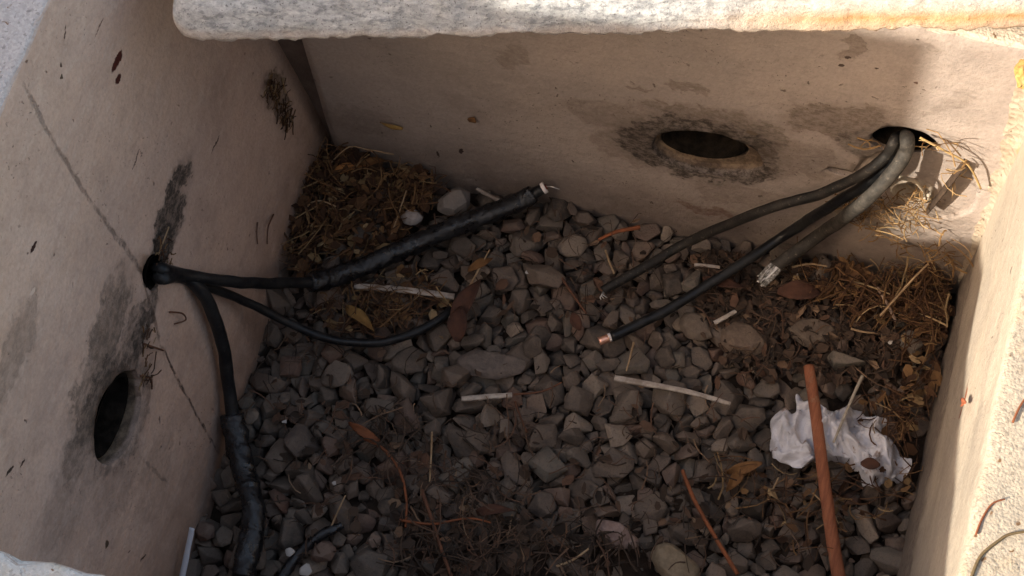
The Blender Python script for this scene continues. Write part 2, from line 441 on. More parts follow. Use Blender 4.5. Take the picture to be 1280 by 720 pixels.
# ------------------------------------------------------------------ the pit
pit = empty('cable_pit')
tag(pit, 'open rectangular concrete cable pit with brown dusty walls and a bed of gravel', 'cable pit')
bh = B(880, 187)
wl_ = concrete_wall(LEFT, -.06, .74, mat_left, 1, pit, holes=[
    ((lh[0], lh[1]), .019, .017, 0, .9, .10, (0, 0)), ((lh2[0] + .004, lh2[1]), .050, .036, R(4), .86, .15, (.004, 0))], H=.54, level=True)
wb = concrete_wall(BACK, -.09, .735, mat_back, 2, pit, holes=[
    (B(880, 191), .068, .044, R(-5), .86, .012, (-.004, .001)), (B(876, 189), .048, .031, R(-8), .94, .15, (0, 0)),
    (B(1143, 232), .066, .068, 0, .97, .0045, (0, 0)), (B(1129, 176), .034, .025, R(-6), .9, .10, (0, 0)),
    (B(1140, 240), .022, .020, 0, .9, .03, (0, 0)), (B(1052, 214), .018, .006, R(5), .8, .012, (0, 0))], rough_rim=.010)
wr = concrete_wall(RIGHT, -.1, .78, mat_right, 3, pit, rough_rim=.003)
wfr = concrete_wall(FRONT, -.25, .95, mat_front, 4, pit, rough_rim=.008)
# dark recessed joint in the far left corner
mj = NT('joint_concrete', .95)
mj.col(mj.mix(mj.rng(mj.noise(30, 5, .7), .35, .65), (.22, .165, .14), (.16, .12, .10)))
mj.bump(mj.noise(200, 5, .7), .7, .002)
jv = []; jf = []
for i in range(25):
    z = -.07 + .52 * i / 24
    for x, y in ((-.13, .03), (.05, .022), (.05, .06), (-.13, .06)):
        jv.append((x, y + .0015 * fn((x, y, z), 30, 2), z))
for i in range(24):
    for a in range(4):
        b = (a + 1) % 4
        jf.append((i * 4 + a, i * 4 + b, i * 4 + 4 + b, i * 4 + 4 + a))
link('corner_joint', mesh_from('corner_joint', jv, jf), pit, mj.m)
# crumbly fillet of mortar in the far right corner
mf = NT('crumbly_mortar', .95)
c_ = mf.mix(mf.rng(mf.noise(28, 6, .7), .35, .65), (.40, .31, .225), (.46, .385, .30))
c_ = mf.mix(mf.rng(mf.noise(16, 5, .7, v=mf.vmap(loc=(4, 2, 1))), .56, .68), c_, (.42, .27, .13))
c_ = mf.mix(mf.math('MULTIPLY', mf.rng(mf.voro(110, v=mf.warp(.02, 60)), .2, .08), .8), c_, (.16, .10, .06))
mf.col(c_)
mf.bump(mf.math('ADD', mf.noise(160, 6, .75), mf.math('MULTIPLY', mf.voro(140), 1.0)), .9, .0035)
fv = []; ff = []
NR, NZ = 14, 90
for i in range(NZ + 1):
    z = -.05 + (.478) * i / NZ
    wdt = .010 + .016 * max(0, z) / .4 + .005 * fbm((0, 0, z), 12, 4, 7)
    for j in range(NR + 1):
        a = j / NR * math.pi / 2
        x = .765 - wdt * (1 - math.sin(a) * .999); y = -wdt * (1 - math.cos(a)) - (0 if j else -.004)
        d = .0015 * fbm((x, y, z), 40, 5, 3) + .0006 * fn((x, y, z), 160, 2)
        if j == 0: x, y, d = .765 - wdt - .004, .004, 0
        if j == NR: x, y, d = .770, -wdt - .004, 0
        fv.append((x - d * math.sin(a), y - d * math.cos(a), z))
for i in range(NZ):
    for j in range(NR):
        a = i * (NR + 1) + j
        ff.append((a, a + 1, a + NR + 2, a + NR + 1))
link('mortar_fillet', mesh_from('mortar_fillet', fv, ff), pit, mf.m)

# conduits: plastic sleeves set in the bores
mcon = NT('conduit_plastic', .95, .04)
mcon.col(mcon.mix(mcon.rng(mcon.noise(60, 5, .7), .35, .7), (.004, .0035, .003), (.018, .014, .011)))
mcon.bump(mcon.noise(150, 4, .7), .5, .001)
def conduit(fr, c, ru_, rz_, ang, d1, d2, wall=.003, mat=None, closed=True):
    o, u, n, s = fr
    V, F = [], []
    N_ = 40
    rings = [(d1, 1), (d1, 1 - wall / ru_), (-.09, 1 - wall / ru_ - .04), (d2, 1 - wall / ru_ - .05), (d2, .02)] if closed else [(d1 - .02, 1.0), (d1, 1), (d1, 1 - wall / ru_), (d2, 1 - wall / ru_ - .02)]
    for dd, k in rings:
        for a in range(N_):
            th = a / N_ * 2 * math.pi
            x, z = math.cos(th) * ru_ * k, math.sin(th) * rz_ * k
            x, z = x * math.cos(ang) - z * math.sin(ang), x * math.sin(ang) + z * math.cos(ang)
            V.append((c[0] + x, -s * c[1] + dd + .0006 * noise.noise(Vector((x * 90, z * 90, 3))), c[1] + z))
    for q in range(len(rings) - 1):
        for a in range(N_):
            b = (a + 1) % N_
            F.append((q * N_ + a, q * N_ + b, q * N_ + N_ + b, q * N_ + N_ + a))
    ob = link('conduit', mesh_from('conduit', V, F), pit, mat or mcon.m)
    ob.matrix_local = frame_mat(fr)
    return ob
conduit(LEFT, (lh[0], lh[1]), .0185, .0165, 0, -.001, -.095, .002)
conduit(LEFT, (lh2[0] + .006, lh2[1] + .003), .0440, .0300, R(4), -.006, -.30, .004)
conduit(BACK, B(876, 189), .0455, .0290, R(-8), -.011, -.30, .003)
conduit(BACK, B(1129, 176), .0325, .0235, R(-6), -.006, -.095, .0015)
mlip = NT('pale_lip', .8); mlip.col(mlip.mix(mlip.rng(mlip.noise(50), .4, .65), (.40, .34, .27), (.2, .15, .11)))
lip = conduit(BACK, B(1140, 240), .0222, .0202, 0, .001, -.026, .003, mlip.m, closed=False); lip.name = 'conduit_lip'

# ------------------------------------------------------------------ cover slab
ms = NT('slab_concrete', .9, .3)
sxyz = ms.n('ShaderNodeSeparateXYZ'); ms.l(ms.obj, sxyz.inputs[0])
st_ = ms.vmap(scale=(4.5, 12, 12))
b0 = ms.mix(.45, ms.noise(20, 7, .75, v=st_), ms.noise(60, 6, .75))
b1 = ms.noise(130, 5, .7, v=ms.vmap(scale=(.7, 1.3, 1.3)))
c = ms.ramp(b0, [(.30, (.15, .16, .175)), (.42, (.36, .37, .385)), (.53, (.52, .53, .54)), (.66, (.72, .72, .71))])
c = ms.mix(ms.math('MULTIPLY', ms.rng(b1, .48, .64), .65), c, (.17, .175, .19))
c = ms.mix(ms.math('MULTIPLY', ms.rng(ms.voro(240, v=ms.warp(.01, 90)), .22, .1), .7), c, (.10, .09, .09))
warm = ms.rng(sxyz.outputs[0], .42, .62)                       # warm tint on the right half of the slab, orange stain along its lower edge
wc = ms.mix(ms.rng(ms.noise(70, 5, .7), .35, .7), (.50, .27, .11), (.60, .42, .24))
c = ms.mix(ms.math('MULTIPLY', warm, ms.rng(ms.noise(8, 4, .6, v=ms.vmap(scale=(1, 5, 5))), .1, .6, .25, .5)), c, (.62, .53, .42))
lowband = ms.math('MULTIPLY', ms.rng(sxyz.outputs[2], .030, .014), ms.rng(ms.noise(14, 5, .65, v=ms.vmap(loc=(1, 1, 1))), .24, .44))
c = ms.mix(ms.math('MULTIPLY', lowband, warm), c, wc)
c = ms.mix(ms.math('MULTIPLY', ms.rng(sxyz.outputs[2], .016, .006), .55), c, (.50, .41, .35))
ms.col(c)
ms.bump(ms.math('ADD', ms.math('MULTIPLY', b0, 1.3), ms.math('ADD', ms.math('MULTIPLY', b1, .7), ms.math('MULTIPLY', ms.noise(420, 4), .4))), 1.0, .0028)
SZ = rim(.3) + .003
sa, sb = P(213, 52, SZ), P(1180, 39, SZ)
su = Vector((sb.x - sa.x, sb.y - sa.y, 0)).normalized()
sn = Vector((0, 0, 1)).cross(su)
slab_len, slab_dep, slab_th = 1.16, .42, .055
RC = .030
# plan outline (local x along the front edge, y to the back)
out = []
def arc(cx, cy, a0, a1, n=10):
    for i in range(n + 1):
        a = a0 + (a1 - a0) * i / n
        out.append((cx + RC * math.cos(a), cy + RC * math.sin(a)))
arc(RC, RC, math.pi * 1.0, math.pi * 1.5)
for i in range(1, 340): out.append((RC + (slab_len - 2 * RC) * i / 340, 0))
arc(slab_len - RC, RC, math.pi * 1.5, math.pi * 2)
arc(slab_len - RC, slab_dep - RC, 0, math.pi * .5)
for i in range(1, 40): out.append((slab_len - RC - (slab_len - 2 * RC) * i / 40, slab_dep))
arc(RC, slab_dep - RC, math.pi * .5, math.pi)
cxs, cys = slab_len / 2, slab_dep / 2
V = []; F = []
ins = [(.030, 0), (.006, 0), (0, .002), (.0, .006), (.001, .010), (.002, .014), (.004, .019), (.006, .024), (.009, .030), (.013, .036), (.018, .041), (.025, .046), (.033, .050), (.043, .0525), (.055, .054), (.075, .055), (.10, .055), (.14, .055)]
no = len(out)
for q, (d, z) in enumerate(ins):
    for (x, y) in out:
        # inset
        xi = min(max(x, d), slab_len - d) if d else x
        nx = -1 if x < RC else (1 if x > slab_len - RC else 0)
        px_ = x + (cxs - x) * d / cxs
        py_ = y + (cys - y) * d / cys
        p = Vector((px_, py_, z * 1.0))
        r = .0024 * fbm((x, y, z), 22, 4, 5) + .0011 * fbm((x, y, z), 110, 3, 6) if q > 0 else 0
        r += .0008 * math.sin(z * 420 + 5 * fn((x, 0, 0), 4, 1)) if 2 <= q < 12 else 0
        lowr = 0
        if q in (0, 1, 2, 3, 4):
            ch = fbm((x, y, 0), 17, 5, 11)
            lowr = .0110 * max(0, ch) * (1, 1, 1, .6, .3)[q] + .0022 * fbm((x, y, 0), 140, 3, 12) * (0, .6, 1, .6, .2)[q]
        front = 1 if y < RC else .4
        p.y += -r * front
        p.z += lowr + (r * .6 if q > 11 else 0)
        V.append(p)
for q in range(len(ins) - 1):
    for a in range(no):
        b = (a + 1) % no
        F.append((q * no + a, q * no + b, q * no + no + b, q * no + no + a))
F.append(tuple(range(no - 1, -1, -1)))
F.append(tuple((len(ins) - 1) * no + a for a in range(no)))
slab = link('cover_slab', mesh_from('cover_slab', V, F), None, ms.m)
slab.matrix_world = Matrix(((su.x, sn.x, 0, sa.x), (su.y, sn.y, 0, sa.y), (0, 0, 1, SZ), (0, 0, 0, 1)))
tag(slab, 'thick grey concrete cover slab with a crumbling orange-stained lower edge, lying across the far rim', 'cover slab')

# ------------------------------------------------------------------ gravel
def stone_hull(k):
    rg = random.Random(900 + k)
    b, c = rg.uniform(.66, .95), rg.uniform(.42, .68)
    n = rg.choice((9, 10, 11, 13))
    bm = bmesh.new()
    pts = []
    while len(pts) < n:
        v = Vector((rg.gauss(0, 1), rg.gauss(0, 1), rg.gauss(0, 1))).normalized()
        if all((v - q).length > .55 for q in pts):
            pts.append(v)
    for v in pts:
        s = .5 * rg.uniform(.88, 1.1)
        bm.verts.new((v.x * s, v.y * b * s, v.z * c * s))
    r = bmesh.ops.convex_hull(bm, input=bm.verts)
    bmesh.ops.delete(bm, geom=[g for g in r['geom_interior'] if isinstance(g, bmesh.types.BMVert)], context='VERTS')
    bmesh.ops.dissolve_limit(bm, angle_limit=math.radians(14), verts=bm.verts, edges=bm.edges)
    return bm
def stone_mesh(bm, name='stone', off=.034, seed=0):
    bmesh.ops.bevel(bm, geom=list(bm.edges), offset=off, segments=2, profile=.6, affect='EDGES', clamp_overlap=True)
    bmesh.ops.triangulate(bm, faces=[f for f in bm.faces if len(f.verts) > 4])
    big = [e for e in bm.edges if e.calc_length() > .22]
    bmesh.ops.subdivide_edges(bm, edges=big, cuts=1)
    bmesh.ops.triangulate(bm, faces=bm.faces)
    for v in bm.verts:
        v.co *= 1 + .045 * noise.noise(v.co * 5 + Vector((seed, 0, 0))) + .02 * noise.noise(v.co * 14)
    me = bpy.data.meshes.new(name)
    bm.to_mesh(me); bm.free()
    me.polygons.foreach_set('use_smooth', [True] * len(me.polygons))
    return me
def stone_material():
    m = NT('gravel_stone', .82, .3)
    r = m.math('FRACT', m.math('ADD', m.math('MULTIPLY', m.island(), 7.13), m.objrand()))
    c = m.ramp(r, [(0, (.050, .042, .036)), (.2, (.105, .082, .066)), (.4, (.140, .104, .081)), (.55, (.115, .104, .088)), (.7, (.160, .100, .076)), (.82, (.070, .062, .055)), (.90, (.28, .220, .170)), (1, (.14, .074, .052))])
    pos = m.geo.outputs['Position']
    ns = m.n('ShaderNodeSeparateXYZ'); m.l(m.geo.outputs['Normal'], ns.inputs[0])
    dust = m.math('MULTIPLY', m.rng(ns.outputs[2], .45, .95), m.rng(m.noise(22, 5, .7, v=pos), .36, .62))
    c = m.mix(m.math('MULTIPLY', dust, .50), c, (.175, .135, .105))
    pos = m.geo.outputs['Position']
    n1 = m.noise(75, 6, .7, v=pos)
    c = m.mix(m.math('MULTIPLY', m.rng(n1, .42, .7), .42), c, (.19, .140, .105))
    c = m.mix(m.math('MULTIPLY', m.rng(m.noise(420, 4, .7, v=pos), .5, .7), .45), c, (.045, .036, .03))
    m.col(c)
    m.bump(m.math('ADD', m.noise(130, 6, .7, v=pos), m.math('MULTIPLY', m.noise(600, 3, .6, v=pos), .4)), .75, .0022)
    return m.m
mst = stone_material()
bed_mat = NT('bed_soil', 1.0)
bed_mat.col(bed_mat.mix(bed_mat.rng(bed_mat.noise(50, 6, .7), .35, .65), (.022, .015, .011), (.055, .036, .025)))
bed_mat.bump(bed_mat.noise(300, 6, .8), 1, .004)
MOUNDS = [(*P(600, 690)[:2], .085, .021), (*P(470, 640)[:2], .05, .012), (*P(1130, 560)[:2], .06, .020), (*P(1010, 400)[:2], .07, .014), (*P(750, 720)[:2], .07, .016)]
V = []; F = []; nx, ny = 190, 170
for j in range(ny + 1):
    for i in range(nx + 1):
        x, y = -.03 + .84 * i / nx, -.72 + .76 * j / ny
        soil = .0045 * fbm((x, y, 0), 60, 4, 4) + .011 * max(0, fbm((x, y, 0), 7, 3, 21)) + .013 * math.exp(-((x - .62) ** 2 / .012 + (y + .12) ** 2 / .006)) + .012 * math.exp(-((x - .03) ** 2 / .01 + (y + .03) ** 2 / .008))
        for (cx_, cy_, w_, h_) in MOUNDS: soil += h_ * math.exp(-((x - cx_) ** 2 + (y - cy_) ** 2 * 1.6) / (w_ * w_))
        V.append((x, y, -.031 + soil))
for j in range(ny):
    for i in range(nx):
        a = j * (nx + 1) + i
        F.append((a, a + 1, a + nx + 2, a + nx + 1))
bed = link('gravel_bed', mesh_from('gravel_bed', V, F), None, bed_mat.m)
tag(bed, 'bed of dark angular gravel on soil at the bottom of the pit', kind='structure')
# settled stones: shape, size, x, y, z in tenths of a millimetre, then three angles in hundredths of a radian
DATA = [
2,483,2184,-4756,-23,-25,-4,-216,5,520,888,-4957,-42,-311,19,-128,11,514,4812,-2123,-16,-28,280,-26,17,516,4374,-3035,-113,-15,-306,96,
2,485,1514,-1681,-12,275,17,-128,5,503,3687,-3198,-12,302,29,95,2,484,1022,-3610,31,46,-256,-58,17,494,4303,-2345,-1,-21,48,-244,
14,476,7357,-3352,-63,-62,38,275,3,517,1679,-4238,-106,-91,23,-82,16,492,2796,-3590,48,23,-57,173,8,460,3640,-4276,-115,274,33,-6,
4,490,6058,-209,-18,-18,277,-146,18,489,5358,-1951,-126,-257,49,49,12,475,1868,-2380,-87,11,28,67,0,434,4866,-3353,-157,-301,-13,100,
14,462,4585,-4044,-119,-13,9,-71,4,466,1239,-4089,-94,-35,115,-190,5,510,2026,-3035,-69,-4,-78,65,2,518,3087,-1049,54,90,251,-42,
4,480,4256,-1790,-101,-22,39,261,4,439,5630,-2101,-103,10,264,56,17,489,2328,-3773,-66,267,-14,123,5,503,2075,-3599,-156,-36,-97,262,
16,514,2321,-2753,-37,37,49,201,11,471,5852,-3381,-51,219,-107,-25,13,498,6112,-2105,-13,-255,-35,-122,4,412,1225,-4593,-86,26,29,112,
8,513,2718,-574,-122,-303,44,116,17,452,3547,-2911,-81,246,31,-181,10,496,5555,-2735,-66,50,312,-57,15,518,3463,-2296,-186,-238,14,-94,
16,449,3304,-4375,-69,195,206,-7,17,519,3390,-3283,-83,46,15,219,16,461,5646,-85,-21,-57,-259,-74,5,433,3821,-2383,-76,-61,24,-157,
12,438,1161,-2760,13,26,-60,38,2,483,6293,-880,-87,210,-14,-180,12,482,282,-3546,-89,270,2,-84,3,498,6701,-1958,-225,-113,-23,288,
19,501,5908,-2323,-143,-24,92,177,10,465,825,-3809,-54,-1,11,153,4,461,5097,-1220,-82,136,54,-90,8,471,3830,-1544,-182,-291,20,24,
17,466,2833,-4606,-201,27,79,-77,4,462,2895,-4346,-163,77,38,-27,1,501,7063,-2978,-86,-231,9,207,16,451,2420,-2458,-3,-163,98,62,
6,497,408,-3001,-107,78,-10,-9,8,420,2611,-1126,-62,-253,2,-28,11,378,3713,-3613,-96,28,-10,-10,18,407,4987,-4060,-117,70,-26,-309,
6,458,567,-3260,-81,77,28,-218,4,433,5261,-3510,-185,274,83,67,15,488,996,-1318,-53,89,4,-118,7,469,900,-386,-47,273,-29,120,
18,406,734,-1792,-110,32,-310,-102,8,518,139,-2027,-5,120,-223,-40,15,485,1502,-4458,-176,52,-90,-157,8,444,3179,-4098,-98,6,35,-259,
4,370,2871,-3104,-27,2,-21,201,14,478,2409,-3532,-106,-34,35,-46,12,442,6611,-3693,-227,78,-20,-229,0,359,5818,-3757,-147,-45,269,66,
18,414,2090,-2007,-45,-19,262,-30,6,467,1882,-2699,-82,-30,12,-89,14,439,6522,-452,-62,-17,-213,-170,19,446,6420,-2307,-45,-190,222,27,
10,519,6507,-1274,98,167,-22,13,19,462,2245,-4073,-87,-128,259,21,12,384,3262,-522,-92,41,-19,43,17,409,1965,-1364,-56,37,25,-54,
0,478,2669,-2334,-191,-32,-306,-39,18,368,3093,-3793,-151,-5,-27,263,13,456,6334,-1990,-50,-222,-17,-114,5,448,2660,-3779,-9,45,236,-139,
10,411,2053,-831,-54,-53,-287,-56,13,512,6380,-3827,-179,76,33,-141,5,465,3054,-2009,-130,262,21,-65,10,396,1756,-3005,4,-1,-290,-16,
6,477,2683,-3127,-162,282,31,-62,15,392,7400,-1781,-138,-256,-3,121,19,508,4890,-510,-228,74,67,235,2,346,6727,-2548,-142,-8,39,-2,
7,469,5350,-2834,-126,0,284,-148,19,489,5891,-3077,-146,121,-99,53,10,416,7274,-2918,-78,-53,-213,-22,2,504,1633,-2185,-200,7,241,-18,
4,370,7125,-1912,-30,6,-244,-10,2,443,5051,-880,-114,92,9,-75,18,463,1466,-1380,-91,-196,124,28,6,514,3321,-1150,-223,-87,6,-78,
18,371,4310,-2660,-73,15,1,21,8,489,7309,-3712,-18,-301,30,98,14,517,7156,-2084,-95,239,55,75,5,378,595,-2763,-41,-38,-274,-147,
8,347,6998,-1125,-153,-36,250,181,10,354,1571,-4846,-121,-25,24,108,2,364,2597,-4437,-212,26,-3,85,10,340,323,-5257,-129,1,10,189,
4,374,5606,-2416,-82,-13,242,-180,12,360,4108,-3320,-169,-66,-17,-274,10,519,2212,-1718,12,54,224,-48,18,330,4066,-3771,-122,-19,-67,245,
8,416,2886,-1325,-161,260,88,-80,9,469,5357,-4077,-84,123,31,111,10,415,1180,-2270,-77,24,3,-203,2,356,342,-738,-150,-23,-25,194,
5,474,1802,-1488,-104,116,255,-74,12,315,7349,-1229,-180,1,-35,99,4,364,6127,-2762,-228,-42,-309,5,4,333,5322,-1153,-10,-27,-12,277,
14,394,6787,-1719,-171,-78,65,-118,19,465,6354,-1414,-161,155,98,53,9,373,6354,-3263,-162,-10,41,53,12,365,5733,-381,-107,-66,-8,211,
17,469,2262,-1084,-60,1,56,262,13,452,2659,-2733,-76,-61,-15,31,13,393,447,-5026,-179,7,-93,281,8,420,482,-3826,-207,-2,299,97,
5,368,4482,-731,-86,-33,-26,-262,12,474,1267,-165,-147,-68,222,25,11,348,216,-2425,-159,-36,-89,180,7,371,4047,-1616,-174,-97,-254,48,
0,359,141,-3766,-31,-107,-24,292,18,339,3567,-4044,-123,2,-6,120,8,335,1820,-4772,-125,-50,287,-83,14,359,4313,-4255,-99,29,38,-54,
10,401,5890,-1372,-146,288,-53,-56,2,363,3007,-131,-19,-42,10,-45,15,347,2770,-4179,-40,65,-48,71,16,417,5383,-495,-183,5,24,-247,
9,406,879,-1010,23,-4,24,-133,9,371,376,-4127,-87,16,32,-170,12,332,4986,-3770,-157,37,-15,-54,6,371,6045,-556,-158,186,-12,236,
16,359,6543,-687,-156,-50,-4,-186,5,461,925,-2113,-159,-117,-28,121,14,367,5132,-122,-157,-8,-32,112,4,347,4984,-1488,-205,38,-287,-49,
13,413,1776,-1947,-49,133,-50,9,0,436,3085,-3477,-187,279,49,32,12,324,5767,-1748,-95,5,-56,12,5,348,7064,-2622,-183,-122,-310,-25,
4,513,1271,-5290,-57,40,-258,-126,4,353,4707,-689,-55,243,16,-148,19,367,3971,-3011,-102,95,-9,277,0,301,5069,-2093,-132,13,28,-102,
19,393,1185,-2019,-83,-103,-300,51,12,379,535,-4426,-163,-105,-24,76,4,327,6676,-3128,-102,90,56,-9,5,324,6665,-2246,-77,29,-1,-150,
4,358,3935,-2151,-148,7,-267,-140,18,316,7140,-3459,-151,88,-45,107,8,362,2487,-4197,-117,-215,89,147,2,362,4834,-2609,-89,220,-87,-106,
10,348,6881,-2239,-219,-21,0,-197,15,338,3337,-3576,36,16,-6,-149,4,371,4026,-99,-185,58,299,54,14,336,7456,-2151,-283,-29,30,-116,
7,317,3402,-3769,-74,238,7,-180,19,468,1609,-4937,-227,72,72,245,4,387,3854,-2631,-170,-107,-288,48,19,365,5801,-2564,-184,86,54,160,
14,373,1702,-3892,-94,-134,-19,168,10,452,1714,-981,-224,307,21,128,7,344,2910,-2797,-77,53,72,88,0,314,1991,-3329,-46,-272,68,53,
15,512,1283,-1239,-187,76,300,-66,2,343,5809,-2882,-139,-189,11,-6,9,396,2556,-1587,-169,-104,58,-274,0,314,3370,-2513,-140,-29,-32,185,
2,285,6836,-3462,-102,-264,9,163,8,312,2808,-2129,-123,289,55,-88,12,365,7373,-2389,-246,65,-26,304,18,381,3265,-2720,-130,-50,248,-20,
17,337,134,-4330,-35,-50,65,-222,18,320,4614,-1627,-104,5,35,-292,12,328,4081,-4236,-138,-33,29,-27,18,307,3080,-2513,-133,-246,22,-17,
4,332,102,-1403,-114,-49,-51,-196,4,366,6946,-3522,-243,288,8,110,13,370,1948,-4282,-132,-22,104,-210,15,363,1087,-2970,-145,-276,112,-48,
4,322,3157,-1896,6,29,224,145,11,314,6535,-3447,-236,-273,54,45,0,442,4745,-3020,-175,192,20,-17,18,378,166,-3986,-220,-27,12,-252,
5,341,7440,-977,-181,-78,14,-139,11,337,6773,-595,-157,-70,-104,-271,11,364,5217,-3937,-111,48,-251,30,15,380,4650,-2716,-104,74,93,245,
5,293,6451,-2773,-100,-313,12,-139,9,322,7027,-3264,-114,31,-18,-12,2,323,2787,-3873,-154,-33,-16,160,19,418,6602,-2363,-224,31,33,305,
19,361,4038,-350,-176,39,23,-230,8,320,6944,-1943,-90,119,-39,75,5,359,6454,-2955,-205,-60,-114,7,1,489,1190,-2464,-167,-2,-15,-30,
16,343,3444,-286,-139,-61,-298,-72,16,426,624,-3492,-119,-66,-90,-64,0,342,4068,-2356,-146,4,262,-39,7,345,4275,-1365,-142,-262,-55,58,
8,315,3842,-2803,-72,-102,-286,-1,4,321,7458,-1383,-219,17,3,-221,12,318,3605,-985,-74,-310,37,81,15,354,345,-4812,-50,-289,-84,-38,
11,366,617,-4128,-223,-203,-127,60,3,320,6177,-2415,-93,186,-38,228,18,421,1305,-2854,-98,251,-17,163,11,366,4966,-2966,-145,212,-54,99,
12,396,1294,-3151,-232,88,-14,234,1,413,4251,-1527,-146,17,51,-33,11,315,510,-4798,-125,-1,-60,-52,6,364,289,-1597,-146,214,20,194,
16,353,1001,-2474,-61,-36,291,-139,3,353,5708,-1318,-103,-2,-19,86,4,346,6611,-109,-178,-57,-252,-142,6,363,1551,-880,-141,-60,40,-233,
5,470,3101,-741,-174,-60,-115,-210,3,385,6216,-1722,-79,-7,-45,-238,17,422,421,-2375,-156,53,-33,-78,3,498,957,-4053,-184,149,0,11,
14,365,5381,-1280,-149,-40,24,192,16,396,2939,-265,-173,-96,16,-232,10,369,660,-5393,-55,-20,6,-314,1,459,3842,-3473,-146,-229,-45,-25,
17,348,954,-4284,-129,66,-277,-42,2,358,5106,-428,-167,-184,98,187,0,313,6791,-1239,-174,-21,-309,-40,5,337,6142,-3640,-145,-222,39,-92,
6,331,6742,-206,-196,128,283,60,4,368,1104,-3892,-106,-114,-14,9,18,364,1643,-2624,-34,45,79,29,6,474,3276,-4517,-165,38,242,-85,
2,294,4062,-666,-100,312,53,80,2,469,170,-4234,-205,-310,76,-72,1,360,2485,-1967,-96,-99,56,-262,8,335,95,-1687,-90,-197,73,133,
15,309,2588,-4737,-133,144,-294,-30,0,279,5751,-889,-54,-270,-19,28,16,371,6106,-820,-217,-113,-274,-20,8,365,1515,-3685,-114,237,66,167,
6,343,7381,-399,-162,-180,11,75,15,367,1750,-3726,-139,-57,-38,-105,13,413,1618,-380,-151,-3,-222,-73,0,358,5088,-2809,-239,251,10,164,
5,357,5410,-3812,-242,-10,-8,-68,0,278,2338,-4511,-81,-12,6,-184,4,292,4308,-3978,-117,38,32,-242,3,329,3960,-3946,-200,-12,-41,-9,
7,324,4560,-3332,-259,-18,14,-87,5,386,3839,-548,-171,130,-17,-84,6,333,7251,-110,-179,-300,69,-50,2,335,712,-2642,-137,-40,311,17,
17,370,7263,-2597,-106,155,76,-217,2,314,6557,-1551,-76,2,-231,-28,0,354,4475,-3811,-127,-296,-38,41,13,408,1072,-515,-98,-228,-49,-14,
19,286,5666,-3883,-146,25,39,-81,16,344,2354,-1315,-139,110,-300,49,14,321,3821,-3805,-212,-88,33,295,18,365,4323,-639,-208,-44,296,91,
11,329,1709,-3171,-147,-278,34,-39,2,367,4700,-3848,-203,-13,275,147,17,280,4850,-3881,-77,-23,-6,-240,10,345,5508,-3252,-138,-13,-94,295,
6,344,4700,-1007,-115,-117,82,-140,1,318,2226,-4253,-66,-80,3,-274,0,362,4069,-2025,-212,-54,-7,234,13,313,3494,-3568,-97,-6,0,297,
15,349,2885,-2510,-121,-164,-21,-135,18,314,3581,-117,-118,41,-54,22,2,357,3658,-4612,-120,38,10,-185,17,343,4831,-2870,-200,41,277,105,
17,311,2538,-3911,-57,-295,-36,-31,2,342,2493,-366,-190,-60,64,116,6,369,6269,-3923,-37,83,-3,-52,10,386,483,-1769,-204,190,-1,-130,
7,418,4431,-3492,-158,94,-40,-257,19,461,666,-1201,-147,-122,159,-61,1,342,5391,-2310,-102,-36,-2,137,17,350,5080,-2708,-116,52,267,58,
2,333,157,-4744,-130,284,-72,-63,4,368,3206,-3070,-202,-77,26,74,17,313,1572,-3224,-109,-5,294,-67,6,347,3272,-2020,-130,-187,41,-139,
4,438,5489,-1005,-165,-76,44,-24,13,349,525,-4583,-203,128,16,86,8,330,1319,-3562,-67,-118,263,-58,18,334,1349,-3457,-89,-215,-1,85,
11,321,5331,-1448,-154,-12,97,-177,11,358,382,-277,-177,-88,-115,-254,5,358,81,-2963,-185,-116,-67,-180,6,298,3004,-4158,-66,144,5,264,
5,331,1338,-3723,-183,44,-59,271,8,334,284,-1337,-198,-9,-44,-72,17,397,2677,-2896,-204,242,-26,-60,16,360,1299,-645,-139,57,98,45,
1,473,965,-3340,-162,-176,-34,92,18,322,3116,-1313,-129,14,-51,-110,19,343,7090,-400,-203,92,3,-188,9,358,2954,-2316,-179,24,58,-194,
13,354,832,-5251,-59,-93,280,-17,6,321,3920,-993,-92,-52,-2,-198,10,490,4149,-3197,-264,-28,33,-194,4,340,1533,-3359,-179,225,56,-48,
17,298,313,-4371,-209,-68,-287,37,2,371,3315,-130,-87,-98,-3,6,5,356,3443,-841,-129,-66,64,115,9,357,4045,-1220,-160,-17,-2,-108,
18,374,1790,-1670,-251,28,-85,-312,13,332,5056,-2493,-147,-95,-3,4,11,305,1655,-634,-149,85,-54,48,13,347,103,-2626,-194,212,-20,-218,
11,349,5637,-3057,-247,-17,-107,252,4,349,1291,-861,-137,105,135,10,3,354,5516,-1635,-214,-118,-47,-54,8,340,3175,-1728,-100,72,-14,69,
11,307,143,-625,-116,10,279,-29,11,315,5946,-3526,-202,34,-294,13,14,456,5344,-3069,-275,-29,30,247,12,373,6573,-862,-179,124,25,73,
1,321,6390,-3522,-194,255,-61,-5,11,374,6583,-2689,-209,21,28,32,4,282,6192,-3028,-258,-27,306,62,10,323,5323,-3143,-154,-128,23,246,
18,286,4701,-188,-82,6,-242,-139,11,356,5759,-697,-162,-20,289,-153,15,336,624,-1414,-59,-274,-75,1,0,321,160,-5515,-99,308,35,-64,
8,354,5531,-3994,-251,19,254,-47,5,312,2440,-888,-118,14,72,-12,4,359,4971,-2324,-207,-151,-66,122,10,280,5688,-1505,-110,-254,-54,37,
15,395,1977,-550,-171,36,239,3,9,352,5841,-3982,-199,16,256,30,11,283,1361,-4990,-135,9,-86,-158,16,347,1744,-3405,-143,-38,-191,-7,
6,330,3096,-2821,-232,216,1,-98,11,337,3662,-1246,-175,162,-229,-58,15,361,3722,-152,-201,-136,40,165,8,327,1083,-947,-83,-142,-2,-210,
